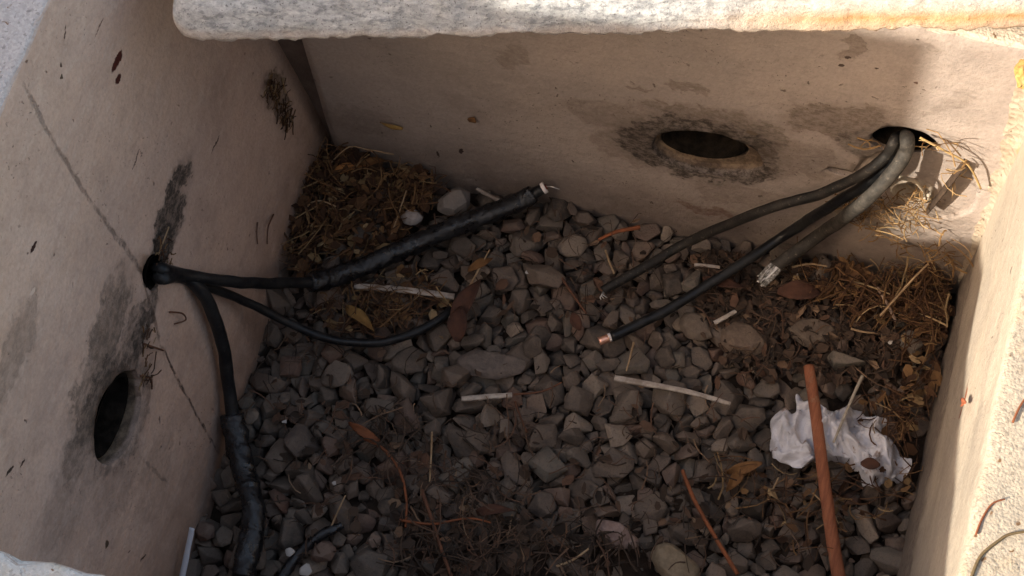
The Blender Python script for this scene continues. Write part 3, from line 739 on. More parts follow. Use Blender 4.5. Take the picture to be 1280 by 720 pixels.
5,293,3849,-1848,-121,-4,56,-50,14,298,4023,-1870,-77,-45,-10,33,11,293,3153,-3337,-156,-21,-90,-255,5,338,5268,-741,-216,26,275,106,
2,339,7069,-137,-181,101,-278,-33,4,271,3133,-4574,-118,-49,40,213,6,317,2653,-2533,-83,5,35,92,7,505,5938,-242,-182,277,-40,-93,
12,275,6898,-681,-256,-5,289,7,6,498,2248,-1478,-221,158,17,-93,19,332,1399,-1032,-107,-130,-112,199,11,310,2094,-359,-120,56,-53,-305,
18,248,2341,-3060,-123,-257,51,-30,7,321,4287,-3646,-221,-28,-39,-224,5,322,7455,-2598,-189,-189,20,-234,18,345,626,-4776,-215,-238,8,-9,
1,341,3464,-1490,-110,211,47,-144,16,341,884,-4344,-227,-104,80,44,9,334,3585,-474,-183,18,-8,-165,12,289,829,-4539,-134,-97,-40,-60,
14,337,7108,-700,-173,15,311,-69,12,333,6905,-155,-237,-63,18,220,3,345,5432,-2502,-136,-12,64,57,19,365,7396,-3162,-180,-237,-7,-96,
2,339,4468,-3686,-191,-45,272,86,11,316,3686,-2156,-112,21,-215,-62,15,352,1928,-3849,-211,254,30,176,12,320,5639,-804,-110,48,-58,9,
19,463,2735,-1040,-168,82,15,-109,2,309,2622,-4032,-141,-271,42,-123,19,332,4613,-1424,-123,-16,-42,197,2,317,2711,-253,-102,-140,84,158,
0,287,1460,-2340,-103,-103,46,294,4,333,6449,-1565,-177,-212,58,44,19,444,787,-84,-218,125,60,-23,17,475,5093,-4186,-141,54,-48,-152,
13,331,4529,-4298,-152,193,-35,159,19,349,985,-1837,-119,160,42,-149,4,305,1236,-1685,-93,-46,-68,288,13,294,357,-3448,-7,25,27,274,
0,319,3715,-3974,-186,-7,-273,-140,2,264,6213,-2665,-128,-27,60,116,13,342,4412,-953,-210,-44,-20,6,3,390,5812,-908,-208,-12,-39,14,
4,304,740,-2217,-211,225,77,-89,14,423,176,-1008,-196,-35,30,-45,8,301,6949,-1664,-115,243,90,-40,2,251,3717,-674,-148,30,0,78,
6,289,1286,-4357,-153,-132,-257,-12,5,331,765,-1557,-139,-115,-42,259,16,285,3926,-1343,-96,-246,-9,86,13,320,2871,-786,-56,143,-9,300,
6,355,2598,-1847,-165,147,60,-117,19,312,1886,-3445,-88,-47,11,-203,9,433,4905,-263,-125,231,93,89,5,340,1295,-401,-161,-253,-50,-150,
14,336,6846,-2693,-252,-35,62,231,6,312,5728,-1893,-153,-80,-19,-293,6,323,5030,-3072,-251,-72,10,-284,8,319,2390,-2213,-176,42,32,-68,
18,391,4361,-1161,-193,-43,-80,53,5,440,2286,-911,-228,-10,-8,-292,17,373,6080,-1795,-142,101,30,121,10,368,1977,-1007,-188,280,50,75,
2,244,231,-1128,-109,-303,38,-91,0,332,1308,-1939,-171,10,-48,82,12,293,6621,-1305,-144,-1,53,-72,8,303,3355,-1682,-231,-50,-297,63,
13,287,4703,-1178,-156,123,16,9,9,315,4892,-1054,-158,-303,-5,-109,18,360,454,-4011,-129,83,-81,-55,5,269,5156,-3175,-258,-10,-8,224,
15,297,4217,-382,-213,211,-43,154,6,282,4915,-1709,-169,-163,-16,-269,16,274,3541,-1705,-175,296,9,71,11,298,6108,-1437,-226,-71,-4,-201,
7,236,4879,-3568,-179,11,-33,51,4,430,4747,-854,-233,288,8,86,9,338,512,-5215,-196,7,-38,49,8,252,6159,-3442,-235,7,-296,36,
0,250,1430,-2053,-218,-249,-41,108,10,268,3801,-4087,-166,-223,18,76,2,278,5334,-102,-129,110,198,86,19,357,4001,-4488,-100,25,-73,-263,
3,401,6782,-1042,-221,20,-288,-79,16,266,7178,-2292,-209,-216,10,200,9,270,1444,-2804,-173,-71,52,-194,15,345,3896,-3135,-226,-238,14,104,
13,372,3573,-2665,-164,134,-39,54,0,471,151,-342,-274,-10,-298,-134,5,341,906,-2666,-89,115,51,-178,3,371,4168,-1008,-269,-92,-10,-192,
9,316,1795,-457,-83,-24,32,142,10,253,6730,-2802,-239,-30,-65,216,4,308,113,-4558,-236,268,-9,-64,4,453,6299,-1840,-189,-1,-5,-32,
2,386,3125,-1555,-212,-40,-5,151,0,358,7206,-1527,-276,-18,-304,36,4,320,5095,-1798,-202,-86,26,192,1,348,2416,-117,-149,-149,44,223,
18,379,2452,-1447,-179,-37,78,-133,6,294,613,-3680,-54,-55,263,29,17,378,1083,-4749,-221,27,79,-4,16,315,6546,-3186,-230,201,-40,-218,
6,295,4648,-3092,-218,299,36,-72,10,302,6834,-3037,-273,2,-12,49,4,349,2935,-1747,-218,-106,-53,58,19,311,5616,-3593,-194,42,196,118,
2,311,2108,-3918,-165,-68,19,-154,0,337,5610,-557,-194,234,-31,-201,12,286,5215,-3733,-172,-142,8,-228,11,298,2299,-264,-195,46,-99,-77,
19,334,5293,-2540,-193,-219,6,-107,18,263,1279,-4821,-169,167,-19,32,10,496,4311,-2202,-117,303,-18,-113,17,514,197,-5416,-172,-26,-36,-304,
13,329,3435,-1872,-233,58,-49,-66,18,266,3310,-1487,-128,284,6,-172,11,270,1414,-4288,-121,258,-4,33,15,318,1525,-3936,-176,-6,-98,45,
6,306,3576,-1379,-117,68,14,246,8,260,7471,-2884,-196,-81,203,126,4,281,107,-409,-157,240,13,114,4,337,539,-1586,-148,-201,-187,52,
14,309,4051,-988,-178,-77,35,215,0,264,4460,-1456,-91,46,214,137,2,362,7003,-3755,-204,283,84,-51,11,305,4299,-4450,-62,-21,276,25,
6,271,6751,-3299,-125,93,28,-84,16,285,1733,-4508,-113,170,46,227,19,370,488,-78,-181,145,-103,29,18,366,3257,-3871,-199,64,239,117,
6,256,842,-3279,-88,-57,266,124,16,365,2803,-1568,-201,-152,-91,-165,4,280,4952,-1872,-141,95,291,9,17,318,3576,-1871,-208,37,271,-98,
11,322,3396,-2884,-92,77,-24,148,9,421,4454,-2779,-205,-73,3,-86,9,288,7208,-462,-256,16,307,135,14,309,2602,-3458,-100,-94,29,203,
0,264,1119,-5007,-116,-9,49,215,6,261,7317,-707,-154,-82,309,60,8,348,4544,-2094,-231,279,18,8,1,275,4503,-3167,-273,-49,0,92,
7,271,1474,-58,-230,85,-15,4,15,310,1541,-1875,-150,152,-46,90,15,322,6633,-2994,-216,-3,10,164,0,336,2068,-112,-188,-303,-90,23,
13,264,5689,-3144,-116,-184,-10,171,9,361,890,-621,-133,-87,-12,98,16,254,5151,-2282,-125,48,311,24,16,370,2307,-2934,-215,-64,3,-285,
5,289,4747,-1625,-96,216,-46,174,1,319,5543,-1286,-199,186,41,-161,10,277,91,-869,-102,2,42,140,19,310,2324,-3350,-135,24,-290,130,
9,364,5328,-1578,-207,190,60,81,13,326,5697,-1142,-128,126,18,-155,11,335,4581,-1104,-250,-17,-107,-265,4,406,1899,-316,-229,299,4,-79,
5,298,3276,-2929,-152,104,255,-106,13,292,2904,-3285,-162,-16,-284,152,14,275,5401,-3301,-120,66,-27,-48,13,268,6871,-1410,-225,-175,37,-238,
18,332,5895,-2773,-257,28,-85,237,15,275,7029,-2369,-177,-30,-172,140,1,291,586,-651,-200,-132,-2,-202,2,250,1884,-4452,-198,-217,-94,118,
5,251,5252,-2182,-121,-116,-35,267,1,436,2297,-2415,-92,-99,-250,-18,16,347,6291,-564,-171,-34,20,200,8,328,6018,-1259,-199,-95,-68,263,
4,269,2895,-1681,-126,20,229,2,1,442,4440,-2501,-228,55,289,12,2,250,4665,-310,-215,236,62,157,16,250,2132,-4434,-78,227,21,156,
11,332,3931,-746,-198,202,-12,-107,6,274,478,-397,-159,67,-26,-302,6,297,6388,-2593,-218,27,240,58,6,303,4084,-2531,-202,-15,-68,-75,
13,339,2380,-1769,-158,129,-45,-131,12,360,6469,-1150,-56,-93,230,145,7,367,5414,-845,-163,-132,-16,-250,0,235,3928,-4365,-183,35,-7,86,
6,254,4922,-1285,-192,-138,-12,241,6,279,3452,-2043,-261,-87,6,-40,16,316,5151,-1414,-211,-90,-61,-148,12,271,3785,-1020,-201,-92,296,66,
12,353,2488,-3323,-260,-8,-31,121,17,326,7186,-1397,-167,194,66,156,4,267,1489,-2579,-124,-83,-10,-80,1,282,4326,-3423,-147,-138,50,62,
18,288,3586,-1539,-82,162,95,175,10,293,4376,-1953,-272,8,-18,253,4,282,493,-2615,-117,-77,-5,-195,6,276,2992,-1481,-158,33,-17,-215,
7,239,278,-3329,-48,-22,-223,-78,19,314,929,-2850,-165,-226,-71,44,13,308,1282,-3925,-223,48,-71,193,9,339,802,-2961,-177,163,39,-117,
10,370,626,-2479,-218,24,27,62,11,255,4398,-322,-181,72,-23,-212,15,255,5477,-668,-96,107,-299,33,10,343,793,-520,-210,-273,30,-30,
3,334,1213,-3344,-123,-161,42,-2,11,279,6126,-2515,-225,9,-232,-64,12,268,699,-4413,-271,-8,-31,142,1,311,5978,-3835,-195,249,-65,-24,
16,300,2000,-2495,-232,208,-41,118,0,413,3912,-2833,-236,282,21,92,2,296,815,-2434,-149,83,-131,238,17,255,1176,-255,-32,13,40,74,
8,346,2113,-397,-243,14,17,302,19,275,5246,-2375,-131,-84,10,48,17,297,4142,-3885,-228,256,-30,107,1,370,4157,-752,-244,-278,31,100,
15,261,6177,-401,-147,-202,-75,-96,12,266,1739,-735,-226,266,16,37,16,312,5592,-2553,-188,-54,107,196,14,275,4239,-37,-205,-22,-97,121,
15,237,5599,-997,-58,-156,-13,19,14,333,3342,-762,-119,-102,-60,-29,19,356,3452,-4104,-237,-278,-27,44,19,275,5241,-3310,-209,-17,136,-53,
1,333,7003,-1288,-266,-49,0,292,14,311,6359,-2830,-225,71,4,79,7,464,6269,-2107,-195,20,56,184,19,297,4771,-4150,-253,-15,-18,85,
13,289,4639,-2537,-116,-234,69,125,7,291,3886,-4200,-221,54,29,-113,9,342,4470,-262,-193,-122,236,-31,11,244,7261,-910,-175,108,267,42,
3,234,6931,-2515,-249,-65,278,47,15,283,2292,-2010,-135,-171,-123,-167,7,357,1153,-1034,-201,153,-7,42,19,357,5509,-2877,-232,7,12,-32,
8,264,5346,-344,-162,154,106,3,11,248,7440,-231,-226,99,-112,13,3,320,1334,-2944,-233,-12,-276,50,9,297,2237,-613,-112,148,19,-283,
1,307,6094,-3289,-189,181,-204,-15,3,239,4716,-3584,-192,-191,30,-102,14,366,5898,-1864,-237,-73,306,-55,13,363,1929,-2061,-203,-141,56,192,
4,310,217,-1707,-253,288,8,-107,11,289,2176,-60,-231,21,28,-137,15,287,2036,-4875,-166,-205,24,-130,19,303,5952,-2482,-247,-278,-27,-78,
15,371,3004,-3054,-210,-122,-77,-183,5,259,4629,-3548,-225,-94,-23,-147,8,271,468,-1112,-98,10,70,95,17,290,2151,-2584,-163,99,6,310,
7,228,4710,-2347,-153,-295,-70,-23,18,339,2372,-4273,-194,42,-1,74,5,206,5542,-337,-85,27,-46,112,9,354,3398,-3908,-243,17,300,-25,
11,239,107,-4998,-266,-17,-107,-111,5,257,2362,-1594,-81,-13,-54,227,9,366,153,-5143,-262,-30,-16,304,15,233,2813,-4709,-181,87,266,-5,
0,196,4422,-3809,-59,56,-2,-111,15,261,655,-3961,-186,-38,-11,-117,6,250,445,-2023,-265,-97,6,-313,4,275,2097,-1538,-120,-134,178,-71,
0,281,6363,-3340,-231,18,64,284,17,329,298,-4910,-181,49,-285,24,15,246,2550,-2047,-239,161,-70,156,8,298,7269,-2719,-194,76,-43,-290,
16,284,7033,-953,-201,122,-98,40,10,315,1735,-89,-279,-28,32,14,3,366,4782,-121,-107,93,52,300,8,208,6007,-2647,-166,49,-55,-109,
8,229,4735,-1786,-203,30,-50,286,6,369,6740,-3397,-227,-223,-31,-114,15,250,6200,-1286,-177,305,58,75,5,331,5437,-139,-210,79,-6,-202,
3,218,7479,-711,-148,-108,264,99,14,303,3426,-4612,-214,-54,45,155,15,320,7228,-2507,-190,-46,171,112,18,262,3452,-610,-139,98,275,6,
2,250,3524,-3798,-222,58,85,194,1,414,5938,-1664,-237,-278,31,-92,11,237,5570,-3412,-253,146,-182,141,17,211,3164,-2245,-184,-23,-308,107,
10,497,4980,-2034,-253,-7,2,18,16,306,2346,-4738,-159,80,-19,-306,0,241,5476,-3604,-210,204,-33,-149,7,301,75,-3282,-205,-240,3,-165,
8,301,2153,-678,-207,-286,-21,-58,16,245,6797,-3213,-210,15,-302,138,10,366,7412,-549,-240,-3,295,-123,1,361,4316,-4122,-195,-146,-238,16,
19,281,1531,-4682,-228,70,13,-213,14,301,6127,-1080,-242,38,12,235,15,214,6151,-3158,-202,-278,35,-36,13,323,443,-2798,-175,84,-296,-62,
0,291,5070,-1013,-115,-222,5,-8,12,337,5877,-512,-260,-2,-31,40,7,329,3302,-1341,-207,-53,278,19,19,258,3819,-3318,-100,-277,-64,60,
5,258,7383,-1583,-194,64,-65,24,12,355,3265,-3661,-102,-71,-3,-82,19,241,2994,-447,-104,82,50,-312,4,271,1024,-4477,-211,-186,119,-108,
17,255,6160,-2891,-243,-161,239,24,16,262,3792,-3009,-120,1,28,-252,6,327,5110,-3589,-250,158,17,282,0,259,4809,-3966,-161,-298,38,-25,
13,332,806,-1093,-137,-193,64,-63,11,386,2827,-3682,-241,-17,-107,70,8,214,6806,-365,-267,14,17,-259,16,326,315,-2655,-248,-263,50,-82,
10,305,408,-1175,-146,253,9,39,9,304,3065,-4499,-202,12,-227,-79,3,244,57,-4428,-126,286,-1,134,0,473,482,-1373,-244,35,16,-278,
13,257,6076,-3752,-122,158,56,232,8,256,222,-2223,-232,20,42,-86,9,254,6584,-1729,-280,8,44,213,9,249,5425,-3436,-198,107,-17,244,
15,314,3744,-4402,-221,-218,-50,-157,12,275,4425,-85,-256,81,-18,-294,4,288,2627,-799,-205,36,-260,-30,14,266,4609,-1756,-241,24,60,-37,
19,395,6336,-2374,-230,-2,-4,34,3,293,1453,-522,-181,-183,-91,-196,14,279,4378,-3299,-197,-175,-44,-95,19,363,3484,-3169,-162,29,83,182,
6,326,3363,-917,-250,158,17,14,10,246,7260,-2160,-253,9,42,140,5,215,1972,-211,-114,-18,-280,-92,0,314,6327,-242,-226,-80,-15,-225,
7,295,4772,-3261,-213,-31,-266,-140,14,276,645,-318,-148,-261,-4,174,19,202,7473,-1991,-240,67,33,172,13,306,4738,-4311,-232,-8,2,275,
10,291,2154,-3364,-103,86,100,160,14,359,1932,-5109,-104,-265,-5,88,19,241,7476,-442,-211,305,-74,-91,11,208,7041,-560,-271,-17,-107,221,
12,234,5822,-2004,-235,-279,-39,30,0,262,331,-1872,-272,35,16,-183,0,329,1144,-3420,-173,144,-2,244,10,370,5789,-1695,-174,254,-51,153,
17,284,7380,-129,-246,2,50,-177,18,256,1863,-4633,-161,-2,-85,145,2,369,3609,-1007,-221,-14,18,-84,15,341,1643,-2710,-211,87,-265,-61,
14,327,828,-3956,-145,-123,12,86,19,313,4411,-3072,-258,74,67,-241,19,470,6144,-3977,-191,173,55,-7,1,278,5301,-3872,-172,-92,21,254,
0,340,916,-1412,-215,-269,30,65,1,310,719,-2021,-145,-9,-108,13,0,208,4261,-3342,-151,-208,-16,83,19,237,5039,-3435,-224,-154,23,-281,
1,418,754,-2822,-231,-122,-283,50,14,365,1490,-5116,-182,101,-19,23,14,419,3145,-351,-176,110,5,225,13,350,1498,-244,-251,60,-18,-280,
4,242,7450,-2762,-265,-27,306,126,17,260,179,-3095,-197,-277,10,161,3,224,857,-3121,-105,217,-3,29,6,324,936,-3030,-220,29,-26,-211,
3,265,4451,-1816,-242,249,36,-116,7,371,1026,-3192,-252,-18,14,-230,14,311,6929,-1530,-245,-60,-31,64,13,292,1897,-85,-184,37,30,244,
13,282,230,-1887,-202,-34,-56,216,5,316,4485,-1610,-244,17,4,-43,2,194,3726,-837,-173,-20,-286,-144,15,249,1857,-4091,-226,64,73,266,
11,219,3026,-4649,-230,-120,0,-63,13,477,932,-860,-138,135,-42,-197,1,298,2427,-4450,-155,-150,-29,123,19,363,4762,-2403,-242,-15,-18,88,
17,298,3969,-4098,-279,-276,-10,-40,10,290,2314,-3132,-239,-51,-6,169,3,258,1840,-3992,-150,27,115,113,4,227,3576,-3383,-267,-27,306,132,
11,301,2231,-2262,-193,83,-282,-6,19,274,4526,-2330,-210,21,165,27,5,229,7175,-1237,-265,-10,-8,-241,17,262,1206,-4251,-153,150,-38,-7,
0,200,3990,-3627,-140,-86,16,300,14,284,2671,-1688,-252,241,8,137,19,250,5993,-655,-262,-15,-18,-149,18,320,810,-5110,-199,62,-30,169,
15,296,1833,-5020,-191,51,-138,122,11,355,1250,-1542,-184,-85,33,-241,0,242,404,-961,-204,291,-39,-81,7,291,4177,-541,-210,78,302,-83,
10,254,5635,-3714,-284,-28,33,-20,1,238,1779,-938,-182,-63,57,65,1,235,6335,-363,-115,275,-29,-128,11,207,2743,-1845,-211,-90,222,-26,
0,179,668,-233,-107,-37,-3,-208,15,205,976,-1573,-123,-134,54,-145,13,212,5181,-1558,-261,-28,288,117,18,205,6838,-932,-215,149,-189,10,
10,248,7182,-977,-285,-28,33,231,4,305,1748,-2865,-179,-28,-260,101,0,417,4019,-3691,-226,0,-20,-3,14,275,727,-3077,-176,-110,20,-86,
0,254,4987,-3203,-211,153,2,-47,0,311,3235,-134,-253,22,-2,48,10,319,1078,-1532,-199,-126,-104,43,17,323,218,-2820,-245,-10,28,300,
1,350,2124,-2377,-247,-278,31,153,13,295,7130,-1697,-191,-130,-257,56,18,281,1472,-3113,-208,128,222,-107,0,374,4826,-3686,-280,305,-17,71,
1,306,2255,-4427,-154,-70,-23,226,13,362,4204,-2670,-165,173,-96,-194,11,278,2240,-1846,-88,72,25,216,8,210,1379,-4628,-275,10,259,-97,
13,451,1105,-5284,-176,-54,41,-53,18,428,7393,-3563,-221,-235,34,101,4,246,7110,-2443,-244,-104,-52,76,2,217,2540,-72,-224,53,246,-131,
7,383,2167,-2762,-268,3,-311,-154,5,262,5280,-268,-227,-32,106,-146,16,216,6724,-866,-214,148,60,-123,11,192,6750,-1389,-274,-17,-107,174,
4,475,2261,-5059,-92,-114,22,-307,17,309,4590,-509,-201,37,272,-124,4,239,6899,-868,-265,288,8,10,13,332,420,-3433,-114,-86,-19,204,
18,329,3625,-1966,-256,20,-83,-7,6,236,2724,-1989,-166,-107,4,73,11,267,670,-4965,-233,7,29,-150,12,189,4944,-76,-159,44,-35,225,
5,239,2344,-4860,-243,287,-53,-97,14,292,2881,-3937,-236,28,306,122,11,193,5961,-987,-258,307,-35,-116,13,304,1040,-4887,-214,-83,-292,91,
11,207,4039,-2683,-250,-68,0,112,0,244,3766,-1938,-198,222,92,-67,3,210,3149,-102,8,-37,300,-114,15,223,4649,-2813,-250,-313,-5,109,
16,240,3044,-1166,-73,94,-217,44,19,327,2650,-4828,-248,-15,-18,-48,1,343,5106,-662,-243,178,-37,-243,1,272,285,-557,-192,20,40,-167,
3,239,4711,-1279,-209,47,-261,74,4,288,4444,-4252,-214,-106,81,-125,9,236,2318,-523,-192,-1,71,-99,12,216,6380,-606,-64,-50,107,44,
0,278,2440,-1216,-224,-14,-244,-184,1,330,4035,-4350,-267,-49,0,160,9,329,6356,-3140,-249,-298,7,46,10,284,601,-5157,-243,-10,282,-99,
10,297,2454,-641,-261,24,-24,-203,18,337,4109,-1424,-225,86,25,28,10,287,1968,-4182,-206,-12,243,86,12,179,4406,-502,-167,-204,45,38,
6,294,3858,-1096,-230,108,-42,105,12,262,1124,-1758,-215,48,-9,-237,9,278,353,-470,-227,-5,54,-311,13,242,754,-4213,-209,196,221,12,
15,313,3449,-3671,-219,125,3,9,16,245,1681,-3510,-233,-87,-51,-261,4,442,3003,-4862,-187,-186,-68,-97,6,374,743,-849,-183,-218,16,160,
4,371,6444,-320,-214,266,72,-84,6,365,2020,-4570,-206,-253,-63,84,15,184,1205,-3728,-101,175,12,138,5,229,7064,-820,-239,-66,169,21,
0,285,5781,-1134,-194,-226,-38,-78,5,207,4329,-867,-205,109,202,-12,10,188,6889,-2925,-173,-91,292,-79,1,331,3082,-4239,-246,-294,22,152,
14,306,90,-2242,-236,-156,50,169,19,211,2153,-3145,-244,-92,259,28,18,358,1180,-4368,-243,-286,44,105,12,278,5972,-1131,-248,-78,31,34,
7,343,1500,-1102,-205,108,-3,-158,13,265,3846,-362,-203,219,-6,-105,14,217,2496,-4820,-210,-7,259,-118,5,233,7003,-1434,-243,306,-75,48,
12,301,4856,-1644,-214,37,-281,-149,4,204,74,-4872,-232,256,-59,-48,10,222,2138,-2155,-122,54,-268,82,9,248,2501,-171,-269,-42,-22,-294,
11,234,3274,-2250,-209,56,82,-9,15,268,3461,-4389,-238,266,11,39,4,220,2713,-1393,-239,79,-29,252,9,269,5922,-1460,-279,-20,12,-257,
19,261,1245,-2268,-185,69,77,-303,10,292,6448,-116,-213,-180,-101,-89,9,335,508,-1004,-234,-275,-28,-141,8,343,763,-3215,-219,-307,3,-23,
17,307,1713,-4697,-254,298,-11,-39,8,234,810,-1992,-168,-183,49,-147,18,205,211,-5244,-166,28,-65,-244,15,180,7153,-1585,-195,-300,-42,71,
3,185,6244,-1176,-157,-187,5,239,14,283,1118,-348,-112,8,8,-64,13,241,624,-2222,-234,77,-77,290,18,192,2477,-3133,-256,-193,11,10,
17,217,6008,-2950,-257,26,78,81,12,180,779,-3537,-90,31,-62,138,19,184,2410,-610,-174,298,-30,116,14,245,821,-4705,-132,40,219,47,
19,244,4146,-189,-263,-15,-18,-33,12,192,692,-3352,-93,93,253,16,0,306,4796,-1528,-230,21,57,-2,2,264,1552,-656,-245,-13,-298,-150,
3,218,4561,-1892,-246,-200,50,-106,16,210,5526,-1485,-256,-193,87,-90,3,312,621,-1874,-228,202,38,-146,11,226,896,-4643,-208,171,96,125,
4,210,5671,-3315,-246,-77,26,-147,15,322,751,-1391,-220,165,-68,175,1,275,2255,-3264,-238,67,-6,-28,9,391,315,-3619,-210,290,-11,58,
14,284,251,-118,-251,-243,0,-48,3,328,6185,-1616,-224,271,42,-96,18,209,4199,-3515,-255,78,46,233,9,263,5039,-3663,-224,-78,60,251,
0,453,5714,-1434,-247,35,16,132,16,310,1371,-2724,-230,-64,3,140,17,179,3249,-1263,-144,257,-1,-80,19,229,4029,-3467,-255,144,60,-79,
17,203,7118,-1092,-291,-81,289,7,16,178,5142,-3353,-262,-64,3,-243,18,326,7106,-2997,-245,-242,38,-63,14,281,4302,-261,-286,-31,34,-195,
19,181,759,-4634,-191,24,-4,178,19,181,4097,-4060,-274,-15,-18,197,1,328,4433,-437,-251,-206,5,1,17,371,1667,-533,-278,-81,289,40,
1,186,471,-4264,-229,131,-45,88,12,349,6681,-3878,-132,-147,13,113,19,372,2884,-972,-104,-50,-14,-161,18,294,6703,-1583,-222,-101,-195,23,
7,330,521,-2369,-273,-311,-3,-126,17,218,2594,-1368,-290,233,26,-132,6,298,6654,-406,-217,53,247,-168,18,287,92,-1254,-256,-252,46,59,
11,237,1191,-4946,-199,63,-31,-301,13,293,6791,-3762,-250,-238,-39,80,14,303,3134,-2629,-274,-55,52,-290,18,278,6197,-462,-257,-261,46,-87,
9,260,3664,-2468,-227,-66,94,305,8,303,930,-1024,-254,-23,271,101,13,235,3115,-2252,-254,-296,9,-69,14,371,381,-4694,-228,73,-278,-80,
9,441,3226,-4812,-146,3,89,-214,13,329,1655,-1372,-243,78,-273,-104,12,282,1531,-3599,-255,303,11,-7,13,211,258,-5047,-208,-109,-51,-230,
7,245,6838,-529,-254,26,-33,-87,1,321,1847,-1886,-227,287,-25,91,16,182,6759,-2930,-253,125,-228,-27,17,347,3497,-551,-229,-12,-11,192,
2,180,4628,-2242,-231,116,77,101,15,209,1858,-4856,-262,282,-13,-150,2,284,6974,-2824,-240,-14,18,176,2,339,354,-3273,-211,31,-45,-125,
12,212,5674,-3463,-213,-311,-104,-8,19,406,6156,-143,-242,80,66,205,1,239,3543,-4472,-277,-49,0,63,12,204,544,-837,-213,23,-110,-91,
16,223,2374,-4649,-251,-64,3,-298,19,202,167,-2698,-245,86,-81,-152,18,330,1391,-3472,-235,54,-50,-160,10,352,1307,-489,-242,-3,295,-36,
15,190,292,-2041,-248,42,-254,-79,19,218,4547,-826,-240,86,-81,-192,16,335,7202,-1840,-217,39,30,-13,6,360,6979,-3168,-245,-35,20,-300,
12,275,6941,-1849,-192,-100,280,90,15,276,2015,-1685,-233,258,24,38,16,255,4182,-2930,-237,-115,-88,-145,15,310,7196,-3641,-180,-217,-18,-174,
10,236,4251,-2804,-154,-36,274,-111,12,210,7465,-3041,-230,-52,207,12,4,180,4608,-35,-174,-186,-24,9,4,194,7477,-1537,-273,288,8,38,
19,250,6245,-2585,-261,-17,-18,92,11,319,3054,-459,-235,41,260,-140,19,218,3802,-1239,-233,-174,-43,-25,10,244,7330,-3001,-262,-3,295,-53,
18,234,2282,-662,-243,-190,8,-207,9,222,7430,-1857,-285,-18,17,222,15,215,2060,-2207,-218,76,-247,8,12,187,1220,-293,-139,32,47,-233,
10,263,6843,-2366,-258,304,22,-15,0,212,234,-3830,-231,-136,137,97,4,361,1604,-3007,-185,-155,110,-177,18,181,1303,-2605,-262,86,25,97,
6,241,3754,-1746,-266,-79,8,46,3,306,2693,-125,-190,145,-1,-221,8,248,477,-5372,-167,21,-310,43,11,258,2558,-2497,-167,-20,262,57,
7,189,3747,-295,-278,-18,14,-112,1,214,6448,-3617,-249,38,-34,-183,17,281,902,-665,-240,35,290,39,0,342,2059,-871,-204,33,66,125,
16,228,7234,-644,-249,-65,0,172,7,239,631,-732,-282,3,-311,42,16,181,1703,-1231,-262,201,-40,73,15,316,1170,-3620,-223,33,311,90,
0,258,1276,-2074,-288,305,-17,41,1,366,3039,-1175,-219,61,-4,-56,18,283,2361,-3894,-193,94,-61,32,5,262,6734,-2161,-176,36,34,-278,
1,350,3634,-3629,-200,191,23,-155,16,225,6501,-2084,-267,56,251,5,14,200,6933,-2367,-257,32,44,97,0,214,347,-2179,-260,-30,280,-52,
18,262,2167,-3025,-165,-34,94,-22,11,192,3629,-1682,-242,-206,11,-214,8,179,3001,-2886,-225,137,89,136,0,193,6056,-3037,-241,-102,130,206,
15,213,1445,-3833,-261,-32,-301,114,19,181,4139,-2831,-241,41,197,142,9,285,2396,-2100,-256,16,307,93,9,324,921,-1658,-247,133,46,260,
6,232,2014,-2661,-185,44,15,201,8,213,3181,-2163,-233,-46,-23,-151,5,209,6901,-3340,-228,106,-37,-176,18,212,7030,-256,-255,78,46,254,
18,280,4214,-1896,-264,28,-85,-223,14,314,4963,-2604,-243,217,11,185,4,207,4863,-2248,-173,0,77,192,6,246,7021,-2146,-224,-12,74,-102,
16,274,5756,-3302,-152,-224,53,25,1,333,1179,-5144,-132,-274,65,-3,19,260,2574,-4641,-246,54,99,-126,7,294,3934,-257,-263,-18,14,-97,
7,234,7372,-781,-240,-88,-66,-174,15,192,7487,-792,-252,125,3,-154,12,322,4117,-2305,-247,-2,282,-171,15,198,497,-2195,-251,125,3,-236,
16,205,398,-4226,-206,-211,168,22,17,199,3578,-254,-242,75,59,298,4,272,1384,-2272,-237,-108,-55,-209,13,370,1085,-2211,-231,-56,19,-186,
2,275,2089,-4360,-243,-14,18,210,4,297,2849,-4131,-197,83,294,78,14,242,7247,-3155,-288,-36,43,-35,5,326,1523,-4108,-215,-60,-115,-183,
8,209,4567,-1282,-221,195,83,-33,16,204,4841,-1364,-270,-258,63,81,5,317,4290,-3881,-243,22,-310,-17,12,210,2835,-101,-148,123,32,-166,
10,206,606,-466,-269,-3,295,-92,8,200,3103,-521,-180,12,-307,-89,14,187,5192,-1671,-270,72,314,80,5,334,4366,-2359,-228,247,-4,22,
4,301,2692,-3427,-133,-75,31,279,12,265,1814,-1869,-136,74,-33,-84,9,192,3248,-2390,-252,-39,265,65,13,324,1328,-4978,-255,63,-15,95,
5,263,1696,-3954,-259,-10,-8,-280,1,234,7292,-805,-278,-50,0,-53,1,367,7206,-3325,-245,36,284,-58,14,266,7281,-1736,-232,-129,-68,-193,
14,293,5645,-1794,-242,41,11,164,15,287,112,-756,-223,-136,40,39,11,216,2835,-2801,-178,-89,-101,-260,0,295,118,-3796,-209,79,-23,46,
19,350,1441,-1764,-198,-49,273,145,18,309,3288,-575,-234,39,255,-81,1,214,4211,-3997,-270,36,283,-90,16,206,2598,-1181,-257,-113,-274,19,
13,358,4611,-4133,-209,60,270,-10,17,242,478,-1215,-244,283,-34,-78,8,241,414,-569,-271,10,259,-128,16,188,5558,-1739,-256,40,31,-290,
0,305,5579,-2292,-234,10,-281,-151,14,241,3635,-636,-185,140,-46,-192,9,286,1273,-4710,-239,194,-42,206,0,199,1404,-803,-235,-248,70,-117,
